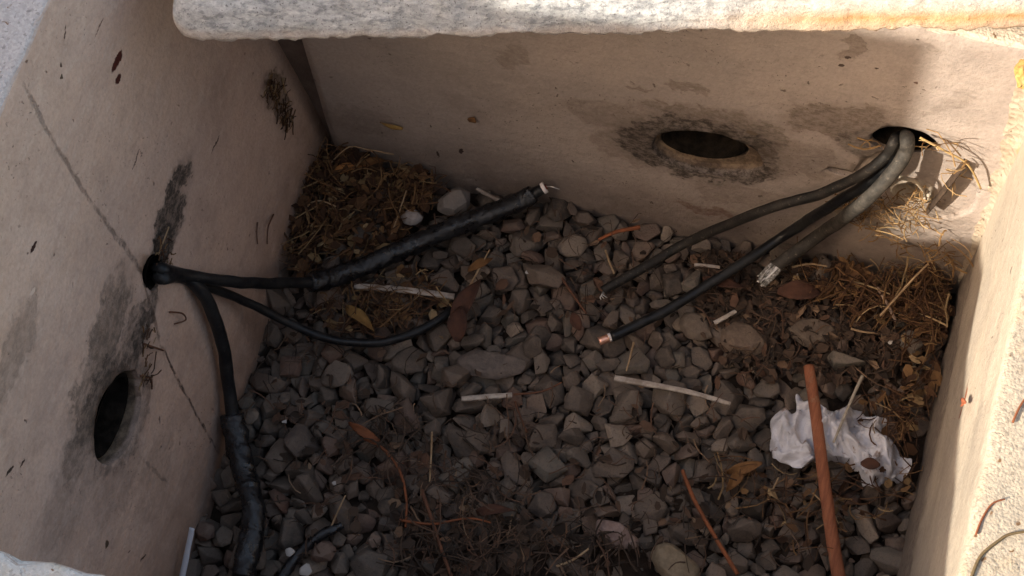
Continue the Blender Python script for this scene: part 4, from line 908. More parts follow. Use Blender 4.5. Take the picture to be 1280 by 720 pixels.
5,251,4785,-220,-242,29,287,120,9,236,5687,-3926,-251,194,-39,-70,12,178,1507,-4246,-274,-2,284,-59,9,321,4620,-121,-250,-298,7,51,
2,250,233,-3254,-127,-173,98,-187,10,216,3059,-2340,-247,42,16,-2,13,251,2484,-3024,-266,80,0,-89,7,285,298,-940,-278,-311,-3,156,
6,335,4924,-107,-239,182,11,-54,16,270,538,-243,-241,201,-40,-195,16,188,2659,-4200,-174,62,241,3,1,184,1953,-1552,-284,-49,0,-24,
10,204,314,-3831,-241,-182,-101,150,13,241,1893,-828,-237,71,-73,186,17,345,1136,-1903,-210,169,3,77,4,307,2198,-4547,-210,-135,98,179,
1,348,7457,-3313,-133,-47,269,94,19,294,6391,-2732,-243,-86,-23,-24,8,350,3623,-2858,-219,-53,256,-161,12,294,3744,-784,-267,-8,-31,85,
2,234,6738,-1761,-250,-51,-15,-242,7,293,1659,-1914,-234,25,60,306,7,310,3801,-3656,-227,28,22,-154,6,196,1081,-4183,-263,-229,-35,-156,
10,283,2339,-172,-277,-13,10,-192,8,209,5766,-2110,-241,148,-53,-40,9,188,3703,-3320,-286,-24,2,-220,18,332,1716,-5158,-257,28,-85,126,
1,311,7352,-1044,-254,-278,31,108,3,308,5965,-3323,-242,124,-28,184,13,295,6001,-2076,-171,295,-20,90,1,232,4233,-1242,-188,117,41,-103,
14,335,3203,-4709,-243,241,8,-71,13,188,1743,-256,-199,-18,-197,86,15,244,4904,-714,-207,224,91,-16,6,323,81,-1559,-241,-4,19,141,
1,240,674,-944,-277,-49,0,2,17,275,3412,-672,-240,-263,-64,52,0,190,4739,-1291,-281,35,16,-271,10,196,6704,-664,-270,311,19,132,
18,371,1751,-2471,-187,10,-279,-21,18,260,5551,-329,-178,-260,41,123,16,338,967,-3836,-225,201,-40,9,19,225,4925,-4263,-266,-15,-18,226,
7,446,2077,-3361,-238,6,-259,10,17,350,1341,-4182,-272,-38,300,-106,11,200,5813,-1038,-272,-17,-107,-179,9,307,735,-4663,-277,-18,17,-38,
16,181,718,-645,-275,-258,63,5,13,320,2940,-2118,-254,57,-17,-116,8,248,6607,-1442,-259,22,17,242,3,285,4854,-2789,-237,249,36,-170,
1,203,435,-390,-280,-21,2,189,5,220,253,-4908,-262,-299,1,21,9,209,1187,-3197,-240,-165,34,204,9,270,570,-4284,-280,-18,17,179,
3,199,4285,-810,-289,-93,0,-284,19,215,2843,-1973,-201,-244,2,202,19,251,3623,-2586,-262,-15,-18,151,12,220,3881,-1944,-226,213,93,138,
13,217,1799,-3665,-258,19,306,-6,11,185,4924,-1210,-260,-7,-279,-170,11,200,1222,-1396,-216,-109,-105,-22,9,188,416,-744,-273,16,307,-103,
13,202,5798,-2969,-274,87,8,256,13,381,2629,-3756,-230,82,-274,-104,16,263,2845,-4861,-147,268,51,108,4,193,6051,-3190,-246,-119,93,167,
10,214,376,-2518,-288,-28,33,274,15,276,1439,-2470,-231,31,46,286,9,211,1413,-4809,-255,129,63,-267,15,227,5784,-3601,-258,-32,-301,81,
18,342,2842,-464,-255,28,-85,-5,19,307,2232,-1185,-236,1,-35,32,8,180,1504,-757,-212,-190,84,-23,8,330,3486,-139,-246,14,17,281,
10,301,5454,-3277,-279,-26,30,35,12,219,3883,-4435,-266,312,31,104,17,254,5262,-1333,-287,-81,289,-57,16,218,5094,-3948,-243,-195,-85,-174,
14,192,4607,-220,-188,-144,-42,-214,6,369,2408,-3750,-193,10,252,-28,19,235,5209,-2862,-243,295,-52,-13,3,196,4740,-2674,-259,-130,278,44,
10,219,1932,-1415,-253,209,7,140,15,188,3292,-773,-253,-3,10,-121,16,255,993,-3644,-238,40,31,168,13,240,4981,-3313,-268,60,-18,-268,
15,291,6615,-1125,-229,-149,-246,65,4,203,1512,-2903,-271,288,8,137,13,501,739,-5326,-210,78,-273,70,4,345,1139,-793,-247,288,8,-164,
3,196,1720,-4098,-249,-10,31,-240,11,305,6373,-1203,-227,21,28,-111,16,216,3951,-4538,-195,-143,-220,-49,2,249,7029,-2007,-252,-7,-302,-150,
10,336,3961,-1337,-249,-74,34,-110,1,368,2233,-1803,-239,19,293,-158,11,201,5428,-1371,-233,34,-56,-62,11,227,1195,-4773,-220,-204,-104,-102,
1,228,6281,-1119,-224,-54,190,-51,3,268,1459,-1925,-283,-93,0,-196,0,194,6091,-2393,-240,-102,130,79,8,233,824,-1237,-272,10,259,-36,
1,228,2914,-3525,-174,-269,51,-73,14,236,7152,-2827,-261,241,8,-148,1,200,781,-4554,-217,-87,-262,-21,19,201,2924,-2828,-270,-15,-18,100,
3,191,3524,-3225,-265,-295,-27,-96,5,301,5307,-1788,-250,-18,-4,-10,17,462,4599,-4456,-164,-257,40,39,4,196,1009,-4606,-257,-108,-55,306,
17,259,3242,-2530,-225,9,-241,-22,19,358,5401,-2121,-251,74,67,225,18,206,741,-207,-170,8,-2,-199,5,242,982,-1156,-206,96,-234,138,
14,268,1615,-3256,-252,218,10,-62,15,243,3441,-2994,-237,-106,-49,272,0,263,1161,-1374,-272,35,16,252,0,228,2547,-3416,-174,37,-18,180,
3,230,863,-1700,-204,52,31,-46,17,200,1659,-1717,-288,228,21,170,1,324,3420,-1450,-248,192,-31,58,14,198,5852,-3486,-266,252,12,37,
10,201,5694,-2208,-287,-18,19,-145,11,182,2254,-2533,-275,-17,-107,238,13,186,3087,-1356,-245,185,-16,-40,6,198,2038,-4113,-272,-51,16,-87,
7,335,5689,-4180,-97,-37,-27,-229,0,309,6392,-995,-266,35,16,-281,0,413,5163,-1075,-265,286,-1,157,7,330,471,-2898,-257,-21,13,111,
16,226,5963,-3676,-267,56,251,37,12,208,952,-2303,-259,-89,32,265,17,320,149,-3482,-277,-276,-10,56,12,315,572,-3331,-249,303,11,-76,
9,222,4999,-1649,-266,18,292,2,15,187,2240,-2055,-251,-136,40,180,6,235,4768,-1089,-266,158,17,110,1,303,5648,-224,-191,-106,62,-30,
13,183,4104,-355,-273,-253,-10,113,19,250,1891,-1123,-262,-16,-18,-77,13,309,3046,-4008,-250,61,-304,46,19,306,4398,-1308,-259,74,67,301,
17,328,7258,-2833,-215,2,-31,250,11,196,4206,-4402,-182,-65,-65,158,2,188,2502,-2655,-249,-26,198,-47,4,314,4012,-543,-252,288,8,-60,
1,218,1813,-482,-151,-39,283,62,10,190,2335,-365,-290,-28,33,196,13,258,3668,-1368,-266,60,-18,-110,10,186,3290,-2111,-290,-28,33,105,
3,207,3648,-448,-272,-84,-32,-229,6,230,4834,-3172,-257,-223,-31,143,3,217,2103,-4186,-245,-200,-20,-203,14,324,2389,-2675,-212,266,-40,140,
7,230,1537,-3743,-216,9,-68,-95,8,187,6121,-2205,-272,14,17,-294,11,188,509,-3992,-274,-9,-105,-62,6,242,5244,-2183,-264,158,18,-18,
6,196,524,-572,-256,40,27,148,19,196,75,-3168,-238,-148,173,36,1,213,5147,-2509,-280,-42,1,-96,7,344,2815,-1185,-272,-311,-3,148,
19,264,1093,-5098,-235,-5,-304,44,7,316,2710,-267,-275,3,-311,32,10,177,3696,-2340,-139,228,-18,-179,6,293,2527,-855,-256,158,17,-93,
16,267,2567,-503,-236,-81,43,101,1,250,4436,-765,-213,-140,54,-152,1,204,1222,-2266,-282,-49,0,128,3,288,6028,-2274,-235,-52,-48,98,
9,192,4723,-3417,-223,-63,25,162,15,205,6575,-1285,-259,-238,14,36,19,277,5603,-1183,-251,27,-286,34,11,219,6641,-551,-229,105,32,260,
9,232,4876,-2499,-242,-112,-32,143,12,263,2497,-1799,-255,-46,3,-101,14,187,6196,-2278,-271,-116,60,-258,15,178,5454,-1791,-254,-298,-36,-89,
17,338,3744,-2176,-281,-81,289,-15,2,191,3821,-1346,-260,-26,7,95,0,317,2729,-1974,-265,35,16,295,5,187,6517,-1873,-273,-10,-8,42,
9,239,5739,-3420,-245,191,-61,111,6,260,4549,-696,-259,-15,16,-295,6,362,1145,-2657,-92,237,-26,33,4,328,4382,-4471,-225,259,-17,-105,
14,216,3091,-3260,-255,-84,-62,187,17,231,3805,-2085,-259,-5,0,-30,18,196,6917,-1020,-263,97,294,-42,7,183,3691,-2712,-288,-311,-3,58,
0,206,2499,-2201,-279,35,16,-260,0,243,1998,-1348,-199,254,-2,80,5,234,5180,-2380,-243,-30,37,-222,9,181,358,-4434,-274,-298,7,38,
8,193,1492,-2637,-263,65,13,-234,5,217,2269,-522,-263,28,9,43,19,241,4499,-569,-218,-162,31,-187,6,196,6932,-1728,-244,-63,-252,-150,
4,248,1273,-1798,-264,-27,306,111,9,308,4812,-3409,-277,-18,17,167,7,320,3717,-4225,-274,-311,-3,155,3,227,2137,-2034,-219,-52,217,-61,
13,314,2138,-4803,-256,69,-9,64,11,212,2241,-4259,-245,-44,14,-23,12,252,650,-3028,-261,312,31,-83,16,188,6574,-293,-184,-79,131,16,
11,297,4018,-1790,-240,41,260,128,17,255,3537,-333,-255,-5,0,276,18,224,1687,-237,-258,-220,21,207,13,184,6155,-3785,-271,-236,-41,119,
10,335,1078,-409,-201,-311,-67,-42,18,212,3875,-906,-275,28,-85,176,1,283,3403,-2516,-271,-35,1,-88,7,222,1102,-1688,-284,-311,-3,-64,
16,190,3515,-777,-252,-17,-301,-42,0,219,1992,-4763,-232,-78,-85,-261,17,227,5320,-2413,-263,-9,23,170,2,279,3784,-2388,-245,-7,-303,36,
13,251,1221,-3805,-266,77,-2,24,9,206,1762,-3086,-268,133,46,290,14,201,1135,-4995,-292,-29,30,-70,13,366,1755,-4254,-236,72,-283,-4,
0,332,5544,-2632,-263,35,16,274,6,210,1396,-909,-270,158,17,27,0,189,4747,-614,-259,-51,-57,208,8,295,5489,-664,-250,286,33,33,
19,251,335,-5154,-225,-18,87,-169,4,209,2973,-2517,-255,33,0,-290,0,186,545,-4517,-282,35,16,77,10,365,2879,-895,-212,13,-285,-170,
1,331,5871,-326,-245,199,-24,-51,18,236,3972,-1003,-265,10,-72,205,5,188,3362,-410,-247,182,-283,1,14,265,661,-3653,-253,-248,0,-14,
9,244,231,-2406,-281,-21,9,108,3,309,2452,-1109,-216,225,-79,146,15,200,2535,-3934,-252,-92,-10,-250,3,342,3179,-1819,-276,-93,0,256,
14,288,869,-3536,-134,314,-29,-55,16,204,3777,-4597,-251,19,9,260,13,233,2815,-2571,-269,73,-6,105,18,231,2971,-1902,-249,-32,286,23,
19,184,6445,-710,-278,74,67,36,7,264,4890,-4031,-267,-18,14,86,3,264,5211,-1946,-283,-93,0,265,14,201,2202,-2141,-292,-35,42,-50,
7,290,3444,-3483,-200,-58,253,115,3,190,5689,-3215,-227,66,-105,254,8,268,5156,-92,-239,-50,-296,-13,11,177,4962,-3857,-276,-17,-107,179,
11,257,3211,-3652,-239,21,28,283,3,274,2621,-2662,-239,292,-25,-97,0,321,1109,-2710,-245,-272,6,86,6,179,1912,-2397,-238,-143,42,76,
17,275,3572,-1560,-281,38,-304,104,7,342,2861,-2282,-256,-18,14,-168,6,242,2848,-1389,-254,-223,-31,-106,13,222,3016,-3799,-271,60,-18,178,
12,215,5225,-3925,-278,-8,-31,129,10,234,756,-1806,-238,16,-254,-157,6,210,2418,-2434,-259,214,2,52,18,233,285,-1139,-265,-275,45,64,
11,345,2049,-1842,-229,-276,52,-136,0,357,3310,-2777,-281,-10,-298,-51,4,370,758,-3763,-212,-54,243,174,15,180,3852,-4591,-165,-53,-84,310,
6,280,3243,-4176,-261,-87,6,203,7,279,4699,-1936,-278,-311,-3,-44,19,331,979,-2553,-255,74,67,164,18,310,1031,-3479,-223,271,19,-14,
19,246,3313,-311,-256,18,-284,57,12,309,726,-345,-250,-2,284,10,1,184,1897,-3618,-275,-206,5,203,12,191,7138,-2245,-271,-11,303,67,
7,254,176,-2063,-275,4,-293,-78,5,248,2177,-4158,-164,61,-277,5,19,296,5382,-1231,-247,-290,-29,140,9,249,2059,-4013,-248,194,-39,-89,
17,197,5057,-2489,-291,233,26,203,16,219,5336,-4013,-228,135,-88,-88,19,259,4216,-2465,-195,126,236,83,14,235,5110,-3725,-261,-73,306,-23,
13,189,791,-3971,-271,-253,-10,81,0,185,3774,-3874,-293,305,-17,-46,0,201,1506,-3389,-292,305,-17,-18,3,189,161,-1417,-263,-98,-44,227,
1,368,4555,-1430,-237,-314,10,-13,0,203,4319,-1455,-292,305,-17,-18,6,258,3054,-1010,-218,-139,51,185,7,255,6286,-3758,-281,-311,-3,18,
13,196,4700,-4002,-275,81,1,-184,13,224,2799,-101,-271,87,7,-177,11,190,1619,-3776,-259,-7,-279,180,11,190,4714,-2177,-274,-17,-107,76,
7,185,3376,-4659,-288,-311,-3,32,16,210,4087,-1221,-253,222,-43,205,10,187,894,-4212,-243,-12,248,-186,10,240,3865,-3509,-285,-28,33,278,
17,198,785,-1947,-288,-276,-10,-19,12,361,2823,-3412,-240,-11,303,-99,10,311,1769,-3219,-272,-4,-2,280,11,229,2860,-2941,-183,173,12,-192,
14,205,2672,-2590,-258,-170,45,-84,18,259,3832,-3300,-195,45,193,101,16,290,512,-3123,-208,-216,32,24,5,234,960,-1855,-260,12,2,126,
4,287,2042,-5042,-257,288,8,-31,12,305,2349,-4116,-251,-11,303,-47,19,230,2778,-2934,-265,-15,-18,-272,1,242,5829,-3681,-195,-77,-54,216,
10,192,4108,-3780,-271,304,22,65,4,205,6113,-3566,-271,-27,306,-41,12,194,5382,-2273,-271,-10,301,2,8,222,5303,-4111,-266,14,17,152,
2,270,1867,-2253,-242,-18,14,-179,14,306,2747,-4250,-285,-29,30,-59,14,261,4212,-4394,-256,241,8,116,12,208,912,-4978,-272,-25,-16,-223,
9,211,2227,-4952,-285,-14,21,86,17,200,2469,-1356,-289,-68,291,69,18,208,5676,-928,-160,79,-25,-270,6,256,3146,-2458,-251,91,-283,-26,
0,179,1822,-733,-282,34,17,-260,6,178,1052,-2059,-276,158,17,78,3,196,1355,-1039,-262,-77,31,-214,14,178,5711,-3814,-274,-55,-21,218,
13,205,1229,-3408,-230,-130,-50,-77,19,182,2061,-2101,-267,-86,-23,219,6,219,393,-3439,-271,-87,6,-216,19,179,2134,-3009,-274,-15,-18,-239,
19,201,2233,-2420,-193,-290,-70,-105,3,177,6045,-3795,-265,4,268,141,9,259,1992,-3064,-281,-18,17,-249,5,178,6773,-2137,-270,13,311,27,
6,179,5809,-3790,-276,-35,20,-109,7,197,6745,-468,-254,-18,-41,-32,3,324,5745,-4116,-239,124,-28,-295,8,295,4745,-1977,-180,306,16,80,
6,373,2446,-5019,-226,-224,-32,20,14,231,6258,-1392,-274,-45,0,135,2,510,5422,-4304,-128,36,25,216,12,207,6573,-3919,-279,-8,-31,293,
18,197,4612,-4374,-272,24,270,-157,6,324,3358,-4758,-216,-56,-27,296,1,250,7113,-3445,-260,177,-37,241,4,189,3016,-844,-240,26,195,-249,
5,231,1290,-3326,-260,29,9,-66,1,434,6773,-3930,-195,112,-23,80,16,307,861,-4829,-203,161,-76,-209,13,366,1877,-2672,-248,65,-13,-65,
13,305,2679,-4042,-249,-252,-7,208,17,265,4175,-4190,-286,233,26,-144,2,223,1616,-1589,-245,-14,57,-96,19,278,87,-1905,-204,141,96,-190,
2,190,4184,-4534,-199,-40,11,-249,4,219,2395,-1854,-269,288,8,-143,1,297,5817,-3283,-270,-49,0,202,5,200,2028,-1439,-248,-66,169,-70,
6,185,3955,-3895,-266,-230,-36,-27,0,194,7471,-3187,-281,35,16,-129,5,315,1897,-1250,-204,10,-196,135,5,179,1705,-4487,-270,22,-310,-48,
17,187,6534,-819,-289,-276,-10,132,8,294,1626,-5258,-177,-30,-17,87,0,334,910,-302,-165,2,-288,-99,14,290,2233,-3733,-198,5,84,-276,
10,184,2573,-1493,-191,-163,20,39,17,284,2333,-4467,-249,-7,7,-214,6,232,6264,-695,-266,-156,297,6,10,216,685,-1591,-282,5,-17,-236,
8,180,6450,-1063,-162,-247,75,-42,10,260,5562,-309,-259,-3,295,-36,17,294,5913,-4148,-284,233,26,-181,14,277,1417,-5287,-287,-29,30,299,
5,215,4298,-3395,-268,-10,-8,106,5,217,4697,-1673,-267,-10,-8,-9,1,339,473,-5455,-260,-15,4,90,9,184,5902,-3992,-274,-298,7,-148,
3,202,3718,-589,-260,-296,0,-107,9,183,5946,-2058,-274,-298,7,144,4,205,3647,-3899,-242,237,64,96,0,329,2241,-3899,-283,-10,-298,-135,
]
hulls = [stone_mesh(stone_hull(k), seed=k) for k in range(20)]
for h in hulls: h.materials.append(mst)
rest_v, rest_f = [], []
cache = [([v.co.copy() for v in h.vertices], [tuple(p.vertices) for p in h.polygons]) for h in hulls]
keepout = [(P(770, 668), .030), (P(840, 702), .034), (P(568, 250), .030), (P(515, 270), .018)]
cnt = 0
for q in range(0, len(DATA), 8):
    k, s, x, y, z, a, b, c = DATA[q:q + 8]
    s /= 1e4; x /= 1e4; y /= 1e4; z /= 1e4
    if any((Vector((x, y, 0)) - p).length < r_ and z > -.022 for p, r_ in keepout): continue
    M = Matrix.Translation((x, y, z)) @ Euler((a / 100, b / 100, c / 100)).to_matrix().to_4x4() @ Matrix.Scale(s, 4)
    if cnt < 290:
        o = link('stone', hulls[k], bed); o.matrix_local = M
        cnt += 1
    else:
        n0 = len(rest_v)
        rest_v += [M @ v for v in cache[k][0]]
        rest_f += [tuple(i + n0 for i in f) for f in cache[k][1]]
# grit between the stones
rg = random.Random(77)
gritc = cache[3]
for i in range(2400):
    x, y = rg.uniform(0, .755), rg.uniform(-.64, 0)
    s = rg.choice((.003, .004, .005, .007, .009)) * rg.uniform(.8, 1.3)
    kk = rg.randrange(20)
    M = Matrix.Translation((x, y, -.029 + rg.uniform(0, .014))) @ Euler((rg.uniform(0, 6), rg.uniform(0, 6), rg.uniform(0, 6))).to_matrix().to_4x4() @ Matrix.Scale(s, 4)
    hv = cache[kk]
    n0 = len(rest_v)
    rest_v += [M @ v for v in hv[0]]; rest_f += [tuple(i + n0 for i in f) for f in hv[1]]
rs = link('stones_between', mesh_from('stones_between', rest_v, rest_f), bed, mst)
tag(rs, kind='stuff')
# larger individual stones
def big_stone(px, py, w, d, h, rot, mat, z, label, seed, tilt=(0, 0)):
    rg = random.Random(seed)
    bm = bmesh.new()
    n = 13
    for i in range(n):
        a = i / n * 2 * math.pi + rg.uniform(-.15, .15); r = rg.uniform(.82, 1.05)
        bm.verts.new((math.cos(a) * r * .5, math.sin(a) * r * .5 * d / w, rg.uniform(-.15, .02) * h / w))
        if i % 2: bm.verts.new((math.cos(a) * r * .36, math.sin(a) * r * .36 * d / w, .5 * h / w * rg.uniform(.75, 1.05)))
        else: bm.verts.new((math.cos(a) * r * .3, math.sin(a) * r * .3 * d / w, -.5 * h / w))
    r = bmesh.ops.convex_hull(bm, input=bm.verts)
    bmesh.ops.delete(bm, geom=[g for g in r['geom_interior'] if isinstance(g, bmesh.types.BMVert)], context='VERTS')
    bmesh.ops.dissolve_limit(bm, angle_limit=R(12), verts=bm.verts, edges=bm.edges)
    me = stone_mesh(bm, off=.035, seed=seed)
    for v in me.vertices: v.co *= w
    o = link('stone', me, bed, mat)
    o.location = P(px, py, z)
    o.rotation_euler = (tilt[0], tilt[1], rot)
    o['label'] = label
    return o
def tinted(name, c1, c2):
    m = NT(name, .85, .3)
    m.col(m.mix(m.rng(m.noise(90, 6, .7), .35, .68), c1, c2))
    m.bump(m.math('ADD', m.noise(160, 6, .7), m.noise(50, 4, .6)), .9, .0022)
    return m.m
big_stone(770, 668, .056, .030, .020, R(-14), tinted('pinkish_stone', (.20, .135, .115), (.32, .235, .20)), .004, 'pinkish flat stone', 3)
big_stone(842, 706, .066, .042, .026, R(-30), tinted('olive_stone', (.19, .145, .095), (.27, .21, .14)), .004, 'large olive-brown stone', 5)
big_stone(568, 252, .050, .034, .022, R(50), tinted('grey_stone', (.20, .17, .145), (.26, .22, .19)), .010, 'flat grey stone', 9, (R(18), 0))
big_stone(515, 271, .027, .021, .016, R(10), tinted('whitish_stone', (.34, .29, .26), (.46, .40, .36)), .012, 'small whitish stone', 12)
big_stone(612, 455, .085, .040, .018, R(12), tinted('dusty_stone', (.11, .09, .078), (.17, .135, .115)), .000, 'wide dusty flat stone', 17)
big_stone(930, 425, .058, .045, .022, R(-10), tinted('brown_stone', (.115, .082, .062), (.17, .125, .092)), .006, 'broad brown stone', 18)
big_stone(1015, 415, .062, .040, .020, R(8), tinted('brown_stone_dark', (.105, .078, .06), (.155, .118, .088)), .004, 'broad dark brown stone', 19)
big_stone(870, 408, .046, .036, .018, R(-30), tinted('mud_stone', (.12, .09, .07), (.165, .13, .10)), .004, 'mud-coloured stone', 23)
big_stone(1140, 430, .034, .036, .024, R(40), mst, .006, 'round stone near the right wall', 25)
big_stone(405, 690, .030, .024, .014, R(40), mst, .006, 'plain stone by the taped cable', 26)

# ------------------------------------------------------------------ tubes
def catmull(pts, n=8):
    out = []
    m = len(pts)
    for i in range(m - 1):
        p0, p1, p2, p3 = pts[max(i - 1, 0)], pts[i], pts[i + 1], pts[min(i + 2, m - 1)]
        for k in range(n):
            t = k / n
            out.append([.5 * ((2 * b) + (-a + c) * t + (2 * a - 5 * b + 4 * c - d) * t * t + (-a + 3 * b - 3 * c + d) * t ** 3) for a, b, c, d in zip(p0, p1, p2, p3)])
    out.append(list(pts[-1]))
    return out
def sweep(path, radius, sides=14, cap=True, V=None, F=None, flat=1.0):
    """path: list of Vector; radius(i, s, ang) -> r"""
    V = [] if V is None else V; F = [] if F is None else F
    n = len(path)
    b0 = len(V)
    tan = [(path[min(i + 1, n - 1)] - path[max(i - 1, 0)]).normalized() for i in range(n)]
    up = Vector((0, 0, 1)) if abs(tan[0].z) < .9 else Vector((1, 0, 0))
    x = tan[0].cross(up).normalized()
    s = 0
    for i in range(n):
        if i: s += (path[i] - path[i - 1]).length
        x = (x - tan[i] * x.dot(tan[i])).normalized()
        y = tan[i].cross(x)
        for k in range(sides):
            a = 2 * math.pi * k / sides
            r = radius(i, s, a) if callable(radius) else radius
            V.append(path[i] + x * math.cos(a) * r + y * math.sin(a) * r * flat)
    for i in range(n - 1):
        for k in range(sides):
            k2 = (k + 1) % sides
            a = b0 + i * sides
            F.append((a + k, a + k2, a + sides + k2, a + sides + k))
    if cap:
        F.append(tuple(b0 + k for k in range(sides - 1, -1, -1)))
        F.append(tuple(b0 + (n - 1) * sides + k for k in range(sides)))
    return V, F
def pts3(lst, n=8):
    """lst of (px, py, z) -> smooth path"""
    return [Vector(q) for q in catmull([tuple(P(*p)) if len(p) == 3 else tuple(p[3]) for p in lst], n)]

mcab = NT('cable_sheath', .42, .3)
nn_ = mcab.noise(40, 6, .7)
cc = mcab.mix(mcab.rng(nn_, .40, .7), (.006, .0065, .008), (.022, .022, .022))
cc = mcab.mix(mcab.math('MULTIPLY', mcab.rng(mcab.noise(230, 5, .75), .56, .72), .5), cc, (.09, .075, .06))
mcab.col(cc); mcab.l(mcab.rng(nn_, .3, .7, .28, .6), mcab.b.inputs['Roughness'])
mcab.bump(mcab.noise(160, 5, .6), .5, .0008)
mdust = NT('dusty_cable_sheath', .6, .25)
nn_ = mdust.noise(45, 6, .7)
cc = mdust.mix(mdust.rng(nn_, .35, .7), (.010, .0095, .009), (.032, .027, .023))
cc = mdust.mix(mdust.math('MULTIPLY', mdust.rng(mdust.noise(260, 5, .75), .55, .72), .5), cc, (.22, .18, .14))
mdust.col(cc); mdust.bump(mdust.noise(160, 5, .6), .5, .0008)
mgrey = NT('worn_grey_sheath', .7, .25)
nn_ = mgrey.noise(60, 6, .75)
cc = mgrey.mix(mgrey.rng(nn_, .35, .7), (.024, .021, .018), (.070, .060, .050))
cc = mgrey.mix(mgrey.math('MULTIPLY', mgrey.rng(mgrey.noise(190, 5, .75), .56, .72), .6), cc, (.20, .165, .13))
mgrey.col(cc); mgrey.bump(mgrey.noise(160, 5, .6), .8, .001)
mtape = NT('insulating_tape', .3, .6)
nn_ = mtape.noise(90, 5, .6)
mtape.col(mtape.mix(mtape.rng(nn_, .4, .75), (.004, .0045, .006), (.016, .017, .02)))
mtape.l(mtape.rng(nn_, .3, .7, .18, .5), mtape.b.inputs['Roughness'])
mtape.bump(mtape.noise(110, 5, .7, dist=.6), .9, .002)
mcop = NT('copper', .35); mcop.b.inputs['Metallic'].default_value = .8; mcop.col(mcop.mix(mcop.noise(500), (.85, .40, .27), (.95, .58, .43)))
malu = NT('aluminium_strand', .4); malu.b.inputs['Metallic'].default_value = .7; malu.col(malu.mix(malu.noise(400), (.45, .42, .38), (.8, .78, .75)))
mfray = NT('tarnished_strand', .5); mfray.b.inputs['Metallic'].default_value = .6; mfray.col(mfray.mix(mfray.rng(mfray.noise(300, 4), .4, .65), (.13, .12, .105), (.45, .43, .40)))
mxl = NT('white_insulation', .5); mxl.col((.78, .70, .66))
mred = NT('dull_copper_core', .5); mred.col((.20, .05, .03))

def cable(name, label, lst, r, mat, tape=None, group=None, r_end=None):
    path = pts3(lst, 10)
    base = path[-1].copy()
    root = empty(name, path[-1] * 1.0)
    tag(root, label, 'cable', group)
    path = [p + noise.noise_vector(p * 28 + Vector((r * 1e3, 0, 0))) * .0011 for p in path[:-1]] + [path[-1]]
    n = len(path)
    loc = [p - base for p in path]
    def rr(i, s, a):
        return r * (1 + .09 * noise.noise(Vector((s * 60, math.cos(a), math.sin(a))))) * (1 if r_end is None else 1 + (r_end / r - 1) * i / (n - 1))
    V, F = sweep(loc, rr, 16)
    link('sheath', mesh_from('sheath', V, F), root, mat)
    if tape:
        for (t0, t1, rt, pitch) in tape:
            i0, i1 = int(t0 * (n - 1)), int(t1 * (n - 1))
            seg = catmull([tuple(p) for p in loc[i0:i1 + 1]], 6); seg = [Vector(q) for q in seg]
            m_ = len(seg)
            def rt_(i, s, a, rt=rt, pitch=pitch, m_=m_):
                s = s + .012 * noise.noise(Vector((s * 40, rt * 900, 0)))
                ph = (s / pitch + a / (2 * math.pi)) % 1.0
                e = min(1, (min(i, m_ - 1 - i) + 1) / 5) ** .5
                lump = noise.noise(Vector((s * 45, math.cos(a) * 1.2, math.sin(a) * 1.2)))
                crk = noise.noise(Vector((s * 110, math.cos(a + s * 60) * 2.4, math.sin(a + s * 60) * 2.4)))
                return rt * (.80 + .20 * e + .05 * ph + .20 * lump + .17 * crk)
            V, F = sweep(seg, rt_, 22)
            link('tape_wrap', mesh_from('tape_wrap', V, F), root, mtape.m)
    return root, loc, base
def endpiece(root, loc, name, mat, r, length, sides=14, start=0.0, jitter=0, flat=1):
    d = (loc[-1] - loc[-3]).normalized()
    path = [loc[-1] + d * (start + length * t) for t in (0, .25, .5, .75, 1)]
    V, F = sweep(path, lambda i, s, a: r * (1 + jitter * noise.noise(Vector((i * 2.3, math.cos(a) * 3, math.sin(a) * 3)))), sides, flat=flat)
    return link(name, mesh_from(name, V, F), root, mat)

# --- left bundle
lhw = wpt(LEFT, 194, 342, .0)
li = wpt(LEFT, 186, 340, -.09)
def lpt(px, py, lift): return (0, 0, 0, wpt(LEFT, px, py, lift))
r1, p1, _ = cable('black_cable', 'taped black cable from the left wall hole, lying rightwards to a white-ringed bare end',
    [(0, 0, 0, li + Vector((0, .002, .006))), lpt(198, 336, .004), (228, 342, .205), (268, 350, .170), (320, 354, .115), (365, 354, .062), (410, 348, .032), (470, 326, .022), (560, 287, .024), (640, 256, .034), (678, 236, .046)],
    .0062, mcab.m, tape=[(.55, .965, .0108, .016)], group='cables from the left wall')
e = endpiece(r1, p1, 'insulation_ring', mxl.m, .0068, .004)
d = (p1[-1] - p1[-3]).normalized()
endpiece(r1, p1, 'core', mred.m, .0036, .0018, start=.0036)
Vw, Fw = sweep([p1[-1] + d * .004 + Vector((.001, 0, .001)), p1[-1] + d * .010 + Vector((.003, -.003, .001)), p1[-1] + d * .013 + Vector((.010, -.006, 0))], .0006, 6)
link('wire_strand', mesh_from('wire_strand', Vw, Fw), r1, malu.m)
r2, p2, _ = cable('black_cable', 'thin black cable from the left wall hole, sagging below the taped one',
    [(0, 0, 0, li + Vector((0, -.004, -.003))), lpt(202, 344, .006), (232, 350, .19), (268, 362, .145), (310, 378, .092), (355, 400, .05), (410, 423, .026), (465, 429, .020), (510, 419, .020), (545, 402, .018), (566, 386, .012)],
    .0049, mcab.m, group='cables from the left wall')
r3, p3, _ = cable('black_cable', 'black cable dropping from the left wall hole into a fat taped bundle',
    [(0, 0, 0, li + Vector((.0, .006, -.002))), lpt(200, 347, .006), (226, 345, .20), (250, 362, .175), (268, 395, .135), (280, 440, .09), (287, 490, .052), (293, 530, .030), (303, 580, .022), (316, 630, .020), (312, 680, .018), (300, 730, .016), (290, 760, .014)],
    .0070, mcab.m, tape=[(.565, .90, .0122, .021)], group='cables from the left wall')
